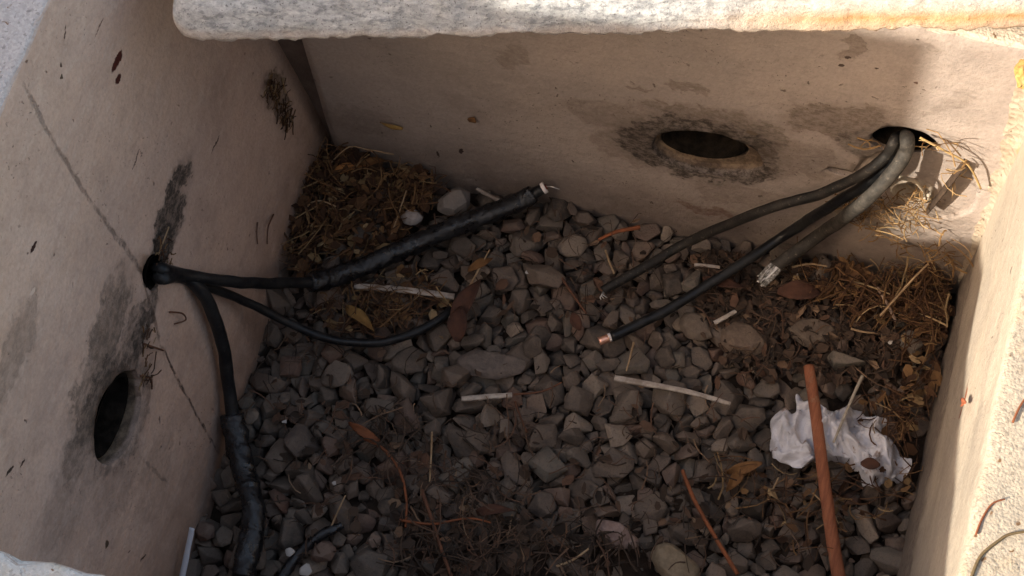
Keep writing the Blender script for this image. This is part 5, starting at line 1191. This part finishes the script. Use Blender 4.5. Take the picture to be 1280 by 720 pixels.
# --- right bundle
rin = wpt(BACK, 1132, 172, -.09)
def bpt(px, py, lift): return (0, 0, 0, wpt(BACK, px, py, lift))
r4, p4, _ = cable('dusty_cable', 'uppermost dark cable of the right bundle, arching left to the longest bare-wire end',
    [(0, 0, 0, rin), bpt(1121, 172, .003), bpt(1108, 193, .018), bpt(1078, 217, .028), bpt(1028, 241, .036), bpt(950, 265, .045), (860, 303, .046), (800, 337, .030), (754, 364, .016)],
    .0056, mdust.m, group='cables from the back wall', r_end=.0056)
for k in range(3):
    d = (p4[-1] - p4[-3]).normalized()
    s_ = Vector((.001 * (k - 1), .002 * k - .001, 0))
    Vw, Fw = sweep([p4[-1] + s_ - d * .003, p4[-1] + s_ + d * .004 + Vector((.002, -.004, 0)), p4[-1] + s_ + Vector((.001 + .002 * k, -.009, -.002))], .0006, 6)
    link('wire_strand', mesh_from('wire_strand', Vw, Fw), r4, malu.m)
r5, p5, _ = cable('black_cable', 'middle black cable of the right bundle, ending in a stub of bright copper',
    [(0, 0, 0, rin + Vector((.004, 0, -.006))), bpt(1118, 180, .003), bpt(1108, 208, .018), bpt(1080, 232, .024), bpt(1030, 262, .030), (985, 292, .062), (910, 340, .040), (840, 384, .024), (764, 421, .015)],
    .0058, mcab.m, group='cables from the back wall')
endpiece(r5, p5, 'insulation_ring', mxl.m, .0048, .003)
endpiece(r5, p5, 'core', mcop.m, .0047, .012, start=.0025, jitter=.06)
r6, p6, _ = cable('worn_grey_cable', 'thickest greyish cable of the right bundle, ending in a flattened silvery frayed tip',
    [(0, 0, 0, rin + Vector((-.006, 0, .0))), bpt(1133, 171, .004), bpt(1131, 190, .020), bpt(1112, 220, .034), bpt(1078, 254, .046), (1030, 290, .080), (985, 322, .050), (970, 333, .042)],
    .0072, mgrey.m, group='cables from the back wall')
d6 = (p6[-1] - p6[-3]).normalized()
for k in range(19):
    a = k * 2.4; q = .0062 * math.sqrt((k + .5) / 19)
    s_ = Vector((math.cos(a) * q, math.sin(a) * q, math.sin(a) * q * .6))
    ln = .021 + .0035 * math.sin(k * 5)
    j_ = Vector((math.sin(k * 7.1), math.sin(k * 3.3), math.sin(k * 5.7))) * .0012
    pth = [p6[-1] + s_ * .9 - d6 * .004, p6[-1] + s_ * 1.05 + d6 * ln * .45 + j_ * .5, p6[-1] + s_ * .9 + d6 * ln * .8 + j_, p6[-1] + s_ * .95 + d6 * ln + j_ * 1.6]
    Vw, Fw = sweep([Vector(z_) for z_ in catmull([tuple(z_) for z_ in pth], 4)], lambda i, s, a_, k=k: .0016 * (1 + .35 * noise.noise(Vector((i * .8, k, a_)))), 6)
    link('wire_strand', mesh_from('wire_strand', Vw, Fw), r6, mfray.m if k % 4 else malu.m)
rt, pt, _ = cable('black_cable', 'short scrap of black taped cable lying low among the stones beside the fat bundle',
    [(350, 725, .004), (372, 695, .006), (396, 672, .010), (428, 656, .008)], .0038, mtape.m, tape=[(.05, .9, .0052, .012)])

# ------------------------------------------------------------------ sticks, straws and scraps
def strand_mat(name, a, b, rough=.85):
    m = NT(name, rough, .25)
    n_ = m.noise(60, 5, .7, v=m.vmap(scale=(1, 1, 1)))
    m.col(m.mix(m.rng(n_, .35, .65), a, b))
    m.bump(m.noise(260, 4, .7), .7, .001)
    return m.m
mo_ = NT('reddish_wood', .85, .25)
gr_ = mo_.noise(55, 6, .75, v=mo_.vmap(scale=(4, .35, 2)))
co_ = mo_.mix(mo_.rng(gr_, .36, .66), (.32, .120, .060), (.20, .070, .038))
co_ = mo_.mix(mo_.math('MULTIPLY', mo_.rng(mo_.noise(70, 6, .8), .56, .66), .7), co_, (.26, .16, .10))
mo_.col(co_); mo_.bump(gr_, 1, .0016)
m_orange = mo_.m
m_white = strand_mat('bleached_straw', (.50, .44, .38), (.27, .22, .18))
m_tan = strand_mat('tan_straw', (.38, .27, .16), (.26, .17, .095))
m_brown = strand_mat('brown_twig', (.15, .065, .035), (.10, .046, .028))
m_rust = strand_mat('rusty_twig', (.26, .085, .035), (.17, .06, .028))
def rod(name, label, cat, lst, r, mat, sides=8, taper=.0, split=0, flat=1.0, group=None, parentless=True, wob=.12):
    path = pts3(lst, 8)
    base = path[0].copy()
    path = [p - base for p in path]
    n = len(path)
    seed = len(bpy.data.objects)
    def rr(i, s, a):
        t = i / (n - 1)
        q = r * (1 - taper * t) * (1 + wob * noise.noise(Vector((s * 70 + seed, math.cos(a), math.sin(a)))))
        if split: q *= 1 - .5 * max(0, math.cos(a * split)) ** 2
        return q
    V, F = sweep(path, rr, sides, flat=flat)
    o = link(name, mesh_from(name, V, F), None, mat)
    o.location = base
    tag(o, label, cat, group)
    return o
rod('wooden_stick', 'straight reddish-brown stick lying across the crumpled white paper towards the bottom edge', 'stick',
    [(1011, 458, .034), (1020, 520, .034), (1030, 600, .030), (1040, 670, .024), (1050, 730, .020)], .0058, m_orange, 14, -.22, wob=.07)
rod('grey_straw', 'pale straw leaning on the crumpled white paper, right of the reddish stick', 'straw', [(1078, 470, .030), (1062, 505, .038), (1042, 553, .040)], .0019, strand_mat('greyish_straw', (.42, .37, .30), (.30, .26, .2)), 7, .3)
rod('white_straw', 'flattened white straw on the gravel just under the taped cable', 'straw', [(443, 358, .014), (500, 362, .018), (568, 371, .016)], .0040, m_white, 14, 0, 3, .5)
rod('white_straw', 'long frayed white straw in the middle right of the gravel bed', 'straw', [(768, 473, .014), (820, 482, .018), (865, 491, .017), (913, 505, .012)], .0040, m_white, 14, .35, 3, .5)
rod('white_straw', 'short straight white straw at the centre of the gravel bed', 'straw', [(577, 499, .014), (610, 496, .015), (640, 494, .014)], .0033, m_white, 14, 0, 3, .55)
rod('white_straw', 'short white straw half hidden behind the taped cable near the back wall', 'straw', [(596, 236, .014), (614, 246, .016), (632, 254, .014)], .0030, m_white, 8, 0, 3, .5)
rod('white_straw', 'small white straw piece between the two dark cables of the right bundle', 'straw', [(868, 331, .012), (884, 332, .013), (900, 334, .012)], .0021, m_white, 8, 0, 0, .6)
rod('white_straw', 'stubby white straw on the brown stones below the frayed silvery cable tip', 'straw', [(893, 404, .016), (906, 397, .018), (920, 389, .018)], .0032, m_white, 10, .2, 3, .5)
rod('white_strip', 'smooth white plastic strip standing at the foot of the left wall by the bottom edge', 'plastic strip', [(240, 660, .045), (234, 690, .030), (226, 730, .012)], .0030, NT('white_plastic', .4).col((.55, .56, .6)).m, 8, -.2, 0, .4)
rod('twig', 'thin reddish twig slanting down the lower right of the gravel, left of the stick', 'twig', [(853, 588, .016), (868, 625, .018), (892, 668, .016), (922, 718, .014)], .0021, m_rust, 7, -.1)
rod('twig', 'long brown twig running off the bottom edge left of centre', 'twig', [(527, 612, .018), (540, 650, .020), (553, 690, .018), (566, 725, .016)], .0022, m_brown, 7, .2)
rod('twig', 'short rusty twig on the stones left of the bare-wire cable end', 'twig', [(702, 347, .014), (716, 368, .016), (733, 392, .014)], .0018, m_brown, 7, .4)
rod('twig', 'pale twig ending in a reddish bit by the back wall, above the cable ends', 'twig', [(748, 300, .012), (770, 290, .016), (800, 284, .016)], .0018, m_rust, 7, -.5)
rod('twig', 'upright pale straw bit beside the foot of the back wall above the bare-wire end', 'straw', [(757, 313, .012), (762, 328, .015), (768, 342, .014)], .0014, m_tan, 6, .2)
rod('twig', 'bent rusty twig trailing down through the left gravel', 'twig', [(455, 548, .014), (480, 562, .018), (500, 590, .016), (508, 625, .014), (507, 660, .010)], .0018, m_rust, 7, .3)
rod('twig', 'upright thin brown twig left of the short white straw', 'twig', [(540, 540, .016), (539, 570, .018), (537, 604, .014)], .0012, m_tan, 6, .2)
rod('twig', 'curved pale twig reaching right from the short white straw', 'twig', [(642, 493, .012), (668, 491, .016), (684, 487, .018), (702, 478, .014)], .0014, m_brown, 6, .3)
rod('twig', 'dark twig pointing down from the short white straw', 'twig', [(644, 502, .014), (650, 520, .016), (659, 541, .012)], .0014, m_brown, 6, .3)
rod('twig', 'thin pale stem standing above the scrap of black cable at the lower left', 'twig', [(412, 663, .010), (422, 640, .018), (432, 619, .022)], .0012, m_tan, 6, .3)
rod('twig', 'grey-green straw on the stones below the copper stub', 'straw', [(792, 428, .016), (788, 445, .018), (783, 464, .014)], .0013, m_tan, 6, .3)
rod('twig', 'fine twig slanting up from the leaf litter to the taped cable', 'twig', [(580, 372, .016), (594, 345, .022), (612, 312, .018)], .0016, m_tan, 6, .5)
rod('twig', 'short pale twig at the bottom centre of the gravel', 'twig', [(696, 708, .014), (716, 700, .018), (736, 686, .016)], .0016, m_tan, 6, .3)
rod('twig', 'pale forked straw under the worn grey cable by the back wall', 'straw', [(990, 334, .016), (1012, 330, .022), (1034, 333, .018)], .0014, m_tan, 6, .3)
rod('twig', 'thick tan straw lying in the dry grass of the far right corner', 'straw', [(1097, 360, .022), (1108, 378, .026), (1120, 402, .018)], .0022, strand_mat('pinkish_straw', (.42, .30, .22), (.32, .22, .16)), 7, .3)
rod('twig', 'pale straw low in the dry grass of the far right corner', 'straw', [(1064, 411, .014), (1080, 415, .018), (1100, 417, .014)], .0015, m_tan, 6, .3)
rod('twig', 'short white straw standing left of the crumpled paper corner', 'straw', [(992, 360, .014), (995, 350, .018), (997, 342, .020)], .0012, m_white, 6, .3)
rod('twig', 'long twig reaching up through the grass of the far left corner', 'twig', [(487, 300, .014), (498, 268, .026), (508, 238, .034)], .0011, m_tan, 6, .3)
rod('twig', 'forked pale twig at the foot of the left wall, left of the grass clump', 'twig', [(384, 270, .018), (386, 256, .026), (400, 251, .03), (420, 258, .026)], .0011, m_tan, 6, .2)
rod('twig', 'bowed stem leaning on the back wall above the far left grass clump', 'twig', [(414, 203, .02), (436, 184, .05), (460, 187, .055), (492, 193, .04)], .0009, m_tan, 6, .2)
rod('twig', 'slim reddish twig across the stones above the pinkish flat stone', 'twig', [(500, 650, .016), (540, 655, .02), (585, 648, .02), (620, 655, .014)], .0016, m_rust, 6, .4)
for lst, lb in (([(960, 625, .014), (967, 610, .018), (973, 597, .016)], 'short grey straw left of the reddish stick, below the paper'),
                ([(1100, 395, .03), (1140, 350, .06), (1160, 330, .08)], 'long dry stem rising along the back wall in the far right corner')):
    rod('straw', lb, 'straw', lst, .0014, m_tan, 6, .3)
# roots and debris stuck to the walls
def wallrod(fr, lst, r, mat, label, cat='root', name='root'):
    rod(name, label, cat, [(0, 0, 0, wpt(fr, *p)) for p in lst], r, mat, 6, .3)
wallrod(LEFT, [(212, 390, .002), (228, 392, .008), (232, 400, .006), (218, 405, .001)], .0010, m_brown, 'curled brown root sticking out of the left wall below the cables')
wallrod(LEFT, [(180, 430, .001), (192, 434, .006), (204, 438, .002)], .0014, m_brown, 'short root on the left wall above the large hole')
wallrod(LEFT, [(176, 470, .002), (188, 473, .007), (190, 486, .002)], .0014, m_brown, 'hooked root at the upper right of the large hole in the left wall')
wallrod(LEFT, [(322, 278, 0), (321, 292, .003), (322, 305, .001)], .0008, m_brown, 'left one of two dark hairs on the left wall near the gravel')
wallrod(LEFT, [(342, 268, 0), (335, 285, .004), (334, 305, .001)], .0010, m_brown, 'right one of two dark hairs on the left wall near the gravel')
wallrod(LEFT, [(211, 284, .004), (205, 300, .008), (198, 318, .003)], .0010, m_tan, 'pale stem on the sooty stain above the left cables', 'straw', 'straw')
wallrod(LEFT, [(353, 97, .002), (354, 105, .003), (357, 116, .002)], .0014, m_tan, 'pale seed husk on the left wall beside the cover slab', 'seed husk', 'seed_husk')

# yellow leaf on the back wall, red leaf on the right wall
def leaf(name, label, cat, fr, px, py, w, h, ang, mat, lift=.003, curl=.3, cen=None):
    V = []; F = []
    nx, ny = 9, 5
    for i in range(nx):
        t = i / (nx - 1)
        hw = math.sin(math.pi * min(max(t, .03), .97)) ** .7 * h / 2
        for j in range(ny):
            v = -1 + 2 * j / (ny - 1)
            x = (t - .5) * w; y = v * hw
            V.append(Vector((x, y, curl * (y * y) / max(h, 1e-4) * 1.6 + .12 * w * math.sin(t * 3 + v) * curl + .0008 * noise.noise(Vector((x * 300, y * 300, 5))))))
    for i in range(nx - 1):
        for j in range(ny - 1):
            a = i * ny + j
            F.append((a, a + ny, a + ny + 1, a + 1))
    o = link(name, mesh_from(name, V, F), None, mat)
    s = o.modifiers.new('thickness', 'SOLIDIFY'); s.thickness = .0005
    if fr is None:
        o.location = P(px, py, lift); o.rotation_euler = (R(random.Random(px).uniform(-20, 20)), R(random.Random(py).uniform(-20, 20)), ang)
    else:
        _, u, n, s_ = fr
        nn = (n + Vector((0, 0, s_))).normalized()
        vv = nn.cross(u)
        m = Matrix((u, vv, nn)).transposed().to_4x4()
        o.matrix_world = Matrix.Translation(wpt(fr, px, py, lift)) @ m @ Matrix.Rotation(ang, 4, 'Z')
    tag(o, label, cat)
    return o
m_yel = strand_mat('yellow_leaf', (.42, .27, .08), (.26, .15, .06))
m_red = strand_mat('red_leaf', (.42, .13, .06), (.30, .09, .045))
m_bl = strand_mat('brown_leaf', (.085, .038, .024), (.05, .025, .018))
m_ol = strand_mat('ochre_leaf', (.19, .095, .036), (.12, .056, .024))
leaf('dry_leaf', 'small yellow leaf stuck on the back wall left of centre', 'leaf', BACK, 489, 157, .027, .009, R(-8), m_yel, .003)
leaf('dry_leaf', 'brown speck of leaf stuck on the back wall right of the yellow leaf', 'leaf', BACK, 590, 150, .012, .010, R(60), m_ol, .002)
leaf('dry_leaf', 'rust-red leaf scrap stuck on the sunlit right wall', 'leaf', RIGHT, 1204, 503, .030, .008, R(62), m_red, .006)
leaf('dry_leaf', 'dark red-brown leaf lying on the crumpled white paper', 'leaf', None, 1088, 580, .020, .013, R(10), m_bl, .046)
for i, (px, py, w, h, a, mm, lb) in enumerate([
    (583, 378, .062, .020, R(70), m_bl, 'long curled brown leaf standing right of the flattened white straw'),
    (574, 405, .040, .022, R(100), m_bl, 'dark curled leaf below the end of the thin sagging cable'),
    (600, 330, .035, .010, R(55), m_ol, 'narrow ochre leaf above the long curled brown leaf'),
    (720, 402, .022, .012, R(-50), m_bl, 'small reddish leaf scrap left of the copper stub'),
    (470, 205, .040, .012, R(20), m_ol, 'curled orange leaf blade in the far left grass clump'),
    (436, 212, .042, .012, R(25), strand_mat('orange_leaf', (.42, .19, .06), (.26, .11, .04)), 'bright orange curled blade at the far left corner'),
    (455, 540, .040, .010, R(-15), strand_mat('bright_orange_leaf', (.19, .07, .03), (.14, .05, .025)), 'orange leaf strip on the left gravel'),
    (930, 585, .040, .012, R(25), m_ol, 'ochre leaf left of the crumpled paper'),
    (918, 600, .034, .012, R(70), m_ol, 'bent ochre leaf left of the crumpled paper, the lower one'),
    (905, 355, .050, .012, R(-6), m_bl, 'wide brown leaf between the middle cable and the frayed tip'),
    (450, 400, .050, .014, R(-30), strand_mat('yellowish_leaf', (.24, .14, .045), (.16, .085, .03)), 'yellowish dry leaf inside the loop of the thin sagging cable'),
    (1000, 365, .05, .022, R(15), m_bl, 'brown leaf heap scrap at the left of the far right litter'),
    (620, 640, .045, .012, R(10), m_bl, 'dark red leaf strip at the lower centre')]):
    leaf('dry_leaf', lb, 'leaf', None, px, py, w, h, a, mm, .020, .8)
# white flecks
mfl = NT('white_fleck', .8).col((.42, .39, .36)).m
for px, py, s_, lb in ((418, 604, .006, 'tiny round white pebble among the lower left stones'), (382, 713, .016, 'white petal-like scrap at the bottom edge near the taped bundle'), (362, 690, .012, 'small pale chip beside the fat taped bundle'), (356, 527, .007, 'tiny cream pebble right of the fat taped bundle'), (1113, 428, .007, 'bluish-grey chip in the far right litter'), (660, 340, .007, 'small light chip in the centre gravel')):
    bm = stone_hull(int(px) % 20); me = stone_mesh(bm, 'white_chip', seed=px); 
    for v in me.vertices: v.co *= s_; v.co.z *= .6
    o = link('white_chip', me, None, mfl); o.location = P(px, py, .016); o.rotation_euler = (0, 0, px); tag(o, lb, 'chip')

# ------------------------------------------------------------------ dry grass and litter (stuff)
def litter_mat(name, stops):
    m = NT(name, .9, .2)
    c = m.ramp(m.island(), stops)
    m.col(m.mix(m.math('MULTIPLY', m.rng(m.noise(200, 4, .7), .4, .7), .4), c, (.05, .03, .02)))
    return m.m
m_hay = litter_mat('dry_grass', [(0, (.030, .016, .010)), (.35, (.07, .034, .018)), (.6, (.115, .060, .029)), (.82, (.18, .098, .042)), (.94, (.22, .145, .070)), (1, (.40, .28, .15))])
m_hayd = litter_mat('dark_litter', [(0, (.026, .020, .016)), (.4, (.055, .038, .028)), (.7, (.090, .058, .040)), (.92, (.115, .062, .040)), (1, (.24, .16, .10))])
m_haysun = litter_mat('golden_roots', [(0, (.07, .04, .02)), (.4, (.17, .095, .04)), (.8, (.33, .20, .085)), (1, (.42, .30, .16))])
def clump(name, label, regions, n, mat, seed, length=(.02, .07), rad=(.0004, .0011), zr=(.004, .03), flakes=0, cat='dry grass', point=None, lift=.02):
    """a loose tangle: regions are (px, py, rx, ry, weight) ellipses of the picture laid on the gravel"""
    rg = random.Random(seed)
    V, F = [], []
    tot = sum(r[4] for r in regions)
    def pick():
        q = rg.uniform(0, tot)
        for r in regions:
            q -= r[4]
            if q <= 0: break
        a = rg.uniform(0, 2 * math.pi); d = math.sqrt(rg.random())
        return r[0] + r[2] * d * math.cos(a), r[1] + r[3] * d * math.sin(a)
    for i in range(n):
        px, py = pick()
        z = rg.uniform(*zr)
        p = P(px, py, z) if point is None else point(px, py, rg)
        a = rg.uniform(0, 2 * math.pi)
        ln = rg.uniform(*length) * rg.uniform(.5, 1)
        bend = rg.uniform(-1.8, 1.8)
        el = rg.uniform(-.25, .35)
        pts = []; q = p.copy()
        m_ = 5
        for k in range(m_):
            pts.append(q.copy())
            q = q + Vector((math.cos(a), math.sin(a), el)) * ln / (m_ - 1)
            a += bend / m_ + rg.uniform(-.25, .25); el += rg.uniform(-.22, .08)
        c = (pts[0] + pts[-1]) / 2 - p
        pts = [t - c for t in pts]
        for t in pts:
            if point is None:
                t.x = min(max(t.x, -.0 - .15 * max(t.z, 0)), .748); t.y = min(t.y, -.003); t.z = max(t.z, -.015)
            else:
                t.y = min(t.y, -.002)
        r = rg.uniform(*rad)
        sweep(pts, lambda i_, s_, a_: r * (1 - .5 * i_ / m_), 4, False, V, F, flat=rg.choice((1, .5, .4)))
    for i in range(flakes):
        px, py = pick()
        p = P(px, py, rg.uniform(zr[0] * .5, zr[1] * .7)); w = rg.uniform(.003, .010); h = w * rg.uniform(.3, .8)
        if p.y > -.004: p.y = -.004
        M = Matrix.Translation(p) @ Euler((rg.uniform(-.7, .7), rg.uniform(-.7, .7), rg.uniform(0, 6.3))).to_matrix().to_4x4()
        b = len(V); cz = rg.uniform(-.3, .5) * w
        for (x, y, z) in ((-w, -h * .3, 0), (-w * .3, -h, cz), (w * .7, -h * .6, 0), (w, h * .4, cz * .5), (0, h, cz), (-w * .8, h * .7, -cz * .4)): V.append(M @ Vector((x, y, z)))
        F.append((b, b + 1, b + 2, b + 3)); F.append((b, b + 3, b + 4, b + 5))
    o = link(name, mesh_from(name, V, F, False), None, mat)
    tag(o, label, cat, kind='stuff')
    return o
clump('dry_grass', 'tangled brown dry grass heaped in the far left corner', [(430, 215, 45, 34, 2), (500, 235, 45, 30, 1.6), (400, 270, 35, 45, 1.2), (450, 285, 60, 40, 1.6), (380, 300, 22, 50, .8)], 420, m_hay, 1, (.012, .060), (.0003, .0013), (-.004, .034), 700)
clump('dry_grass', 'orange-brown dry grass inside the loop of the left cables', [(450, 385, 60, 28, 2), (520, 380, 45, 18, 1), (500, 350, 50, 20, .7)], 170, m_hay, 2, (.015, .06), (.0004, .0010), (.004, .024), 80)
clump('dry_grass', 'dry stalks heaped in the far right corner at the foot of the back wall', [(1110, 370, 60, 32, 2.4), (1160, 380, 28, 50, 1.5), (1040, 350, 50, 22, 1.2), (1150, 460, 25, 50, .7)], 330, m_hay, 3, (.02, .08), (.0003, .0013), (.004, .034), 380)
clump('leaf_litter', 'dark muddy leaf litter under the right bundle of cables', [(1020, 380, 70, 50, 2), (930, 385, 60, 35, 1), (1060, 440, 70, 35, 1.2), (960, 440, 60, 35, .7), (900, 330, 40, 15, .4)], 330, m_hayd, 4, (.012, .05), (.0004, .0013), (-.004, .016), 950, 'leaf litter')
clump('leaf_litter', 'sparse brown stems and litter scattered on the lower middle gravel', [(580, 640, 90, 60, 2), (480, 560, 60, 50, 1), (690, 690, 110, 35, 1.5), (620, 560, 80, 40, .6), (560, 690, 80, 40, 1)], 330, m_hayd, 5, (.02, .07), (.0004, .0011), (.006, .024), 200, 'leaf litter')
clump('leaf_litter', 'thin scatter of straws and leaf bits over the whole gravel', [(640, 480, 320, 240, 1), (900, 620, 210, 100, .5), (700, 340, 130, 60, .15), (380, 560, 80, 150, .25)], 560, m_hayd, 6, (.008, .045), (.0003, .0010), (.004, .018), 220, 'leaf litter')
clump('dry_grass', 'dry stems around the crumpled paper beside the right wall', [(1110, 520, 40, 30, 1.3), (1020, 640, 60, 50, 1), (1080, 610, 40, 40, .6), (940, 600, 50, 30, .8), (1130, 570, 15, 60, .5)], 150, m_hay, 7, (.02, .06), (.0004, .0010), (.01, .03), 60)
def onback(px, py, rg):
    return wpt(BACK, px, py, rg.uniform(.003, .020))
clump('hanging_roots', 'golden roots and dry grass hanging below the right cable hole, partly in the sun', [(1110, 270, 45, 30, 2), (1150, 300, 30, 45, 1.5), (1075, 255, 30, 18, .8), (1180, 330, 16, 24, .6), (1140, 250, 25, 16, .7)], 230, m_haysun, 8, (.010, .04), (.0003, .0009), flakes=0, cat='roots', point=onback)
clump('hanging_roots', 'thin strands of straw crossing the sunlit right cable hole', [(1170, 185, 30, 6, 1), (1200, 215, 16, 20, .6), (1090, 178, 30, 4, .3), (1190, 310, 14, 26, .8)], 30, m_haysun, 9, (.02, .06), (.0005, .0012), cat='roots', point=onback)
def onleft(px, py, rg):
    return wpt(LEFT, px, py, rg.uniform(.001, .008))
def clump_left(label, regions, n, seed):
    rg = random.Random(seed); V, F = [], []
    _, u, nrm, s_ = LEFT
    for i in range(n):
        r = rg.choice(regions); a = rg.uniform(0, 6.28); d = math.sqrt(rg.random())
        p = onleft(r[0] + r[2] * d * math.cos(a), r[1] + r[3] * d * math.sin(a), rg)
        an = rg.uniform(0, 6.28); ln = rg.uniform(.006, .02); pts = []
        for k in range(4):
            pts.append(p.copy()); p = p + (u * math.cos(an) + Vector((0, 0, 1)) * math.sin(an) + nrm * rg.uniform(-.1, .25)) * ln / 3; an += rg.uniform(-.8, .8)
        sweep(pts, rg.uniform(.0004, .0008), 4, False, V, F)
    o = link('wall_debris', mesh_from('wall_debris', V, F, False), None, m_hay)
    tag(o, label, 'debris', kind='stuff')
clump_left('tuft of old web and grass stuck on the left wall near the slab', [(342, 112, 10, 16), (352, 135, 9, 12), (360, 150, 8, 6)], 110, 31)
clump_left('web and rootlets around the left wall cable hole and the large hole', [(205, 320, 10, 25), (188, 425, 10, 30), (182, 470, 8, 12)], 60, 32)
# bits on the sunlit rim
def onrim(px, py): return (px, py, rim(.76) + .002)
rod('twig', 'thin red-brown curved twig on the sunlit right rim', 'twig', [onrim(1220, 668), onrim(1228, 648), onrim(1240, 630), onrim(1256, 624)], .0009, m_rust, 6, .3)
rod('twig', 'olive forked twig on the sunlit right rim near the bottom corner', 'twig', [onrim(1214, 722), onrim(1226, 695), onrim(1248, 676), onrim(1262, 668), onrim(1285, 664)], .0013, strand_mat('olive_twig', (.17, .12, .06), (.12, .08, .04)), 6, .2)
rod('twig', 'short dark orange twig high on the sunlit right rim', 'twig', [onrim(1266, 528), onrim(1274, 510), onrim(1284, 494)], .0010, m_rust, 6, .2)
rod('twig', 'long tan straw running from the right cable hole to the sunlit corner', 'straw', [bpt(1150, 172, .012), bpt(1180, 188, .016), bpt(1210, 206, .014), bpt(1226, 236, .010)], .0013, strand_mat('golden_straw', (.50, .34, .15), (.36, .24, .10)), 6, .2)
# yellow foam lump, upper right corner
my = NT('yellow_foam', .9); my.col(my.ramp(my.noise(60, 5, .7), [(.3, (.22, .12, .04)), (.5, (.46, .28, .09)), (.7, (.58, .43, .22))])); my.bump(my.noise(200, 5), 1, .002)
bm = bmesh.new(); bmesh.ops.create_icosphere(bm, subdivisions=4, radius=.008)
for v in bm.verts:
    v.co *= 1 + .45 * noise.noise(v.co * 110) + .2 * noise.noise(v.co * 300); v.co.y *= 1.7
me = bpy.data.meshes.new('foam_lump'); bm.to_mesh(me); bm.free(); me.polygons.foreach_set('use_smooth', [True] * len(me.polygons))
o = link('foam_lump', me, None, my.m); o.location = P(1279, 92, rim(.76) + .003); tag(o, 'yellow-orange lump of crumbly foam on the rim in the sunlit top right corner', 'foam')

# ------------------------------------------------------------------ crumpled paper
mp = NT('crumpled_paper', .9, .2)
pc = mp.mix(mp.rng(mp.noise(30, 5, .6), .45, .7), (.60, .59, .62), (.43, .42, .45))
pc = mp.mix(mp.math('MULTIPLY', mp.rng(mp.noise(55, 4, .6, v=mp.vmap(loc=(1, 4, 2))), .60, .68), .8), pc, (.20, .12, .08))
mp.col(pc); mp.bump(mp.math('ADD', mp.noise(90, 5, .7, dist=1.0), mp.voro(110, v=mp.warp(.01, 60))), .55, .003)
def paper_piece(cx, cy, outline, seed, zb):
    """outline: picture points round the piece; a fan of rings lifted into sharp folds"""
    cen = P(cx, cy, zb)
    pts = [P(x, y, zb) for x, y in outline]
    sm = [Vector(q) for q in catmull([tuple(p) for p in pts + [pts[0]]], 10)][:-1]
    V = [Vector((0, 0, .016))]; F = []
    NR = 60; n = len(sm)
    for k in range(1, NR + 1):
        t = k / NR
        for q in sm:
            d = (q - cen)
            x, y = d.x * t, d.y * t
            w = Vector((x * 22 + seed, y * 22, seed))
            w2 = w + .7 * noise.noise_vector(w * .8)
            f1 = abs(noise.noise(w2 * 1.3)); f2 = abs(noise.noise(w2 * 2.8 + Vector((5, 3, 1)))); f3 = abs(noise.noise(w2 * 6))
            f4 = abs(noise.noise(w2 * 11))
            v1 = noise.voronoi(w2 * .85)[0]; v2 = noise.voronoi(w2 * 1.9 + Vector((4, 4, 4)))[0]
            z = .012 + .005 * (1 - t ** 3) - .030 * (f1 - .15) + .020 * (v1[0] - .25) - .020 * f2 + .008 * (v2[0] - .2) - .006 * f3 - .010 * max(0, t - .85) / .15
            x += .006 * noise.noise(w2 * 1.8 + Vector((9, 0, 0))) * t; y += .006 * noise.noise(w2 * 1.8 + Vector((0, 9, 0))) * t
            V.append(Vector((x, y, z + .004)))
    for a in range(n): F.append((0, 1 + a, 1 + (a + 1) % n))
    for k in range(NR - 1):
        for a in range(n):
            b = (a + 1) % n
            F.append((1 + k * n + a, 1 + (k + 1) * n + a, 1 + (k + 1) * n + b, 1 + k * n + b))
    return V, F, cen
V, F, cen = paper_piece(1052, 556, [(962, 540), (975, 518), (996, 517), (998, 498), (1014, 502), (1035, 507), (1052, 515), (1072, 512), (1096, 520), (1112, 532), (1122, 552), (1127, 572), (1138, 582), (1126, 598), (1104, 605), (1090, 612), (1076, 598), (1062, 580), (1044, 575), (1018, 580), (1000, 592), (984, 580), (966, 572)], 3.0, .012)
pp = link('crumpled_paper', mesh_from('crumpled_paper', V, F), None, mp.m)
pp.location = cen - Vector((0, 0, .006))
sd = pp.modifiers.new('thickness', 'SOLIDIFY'); sd.thickness = .0006
tag(pp, 'crumpled dirty white paper under the reddish stick at the right of the gravel', 'paper')

md = strand_mat('dark_brown', (.035, .022, .015), (.07, .045, .03))  # plain dark brown strip laid against the wall
rod('dark_strip', 'short dark brown strip leaning diagonally on the sunlit wall below the right cable hole', 'strip', [bpt(1206, 204, .006), bpt(1192, 222, .010), bpt(1176, 243, .010), bpt(1160, 262, .006)], .0070, md, 10, .1, 0, .35)
rod('straw', 'pale curved rind crossing the grass under the right cable hole', 'straw', [bpt(1124, 222, .012), bpt(1142, 226, .014), bpt(1154, 238, .012), bpt(1158, 250, .006)], .0028, strand_mat('pale_rind', (.42, .35, .26), (.30, .24, .17)), 8, .3, 0, .5)
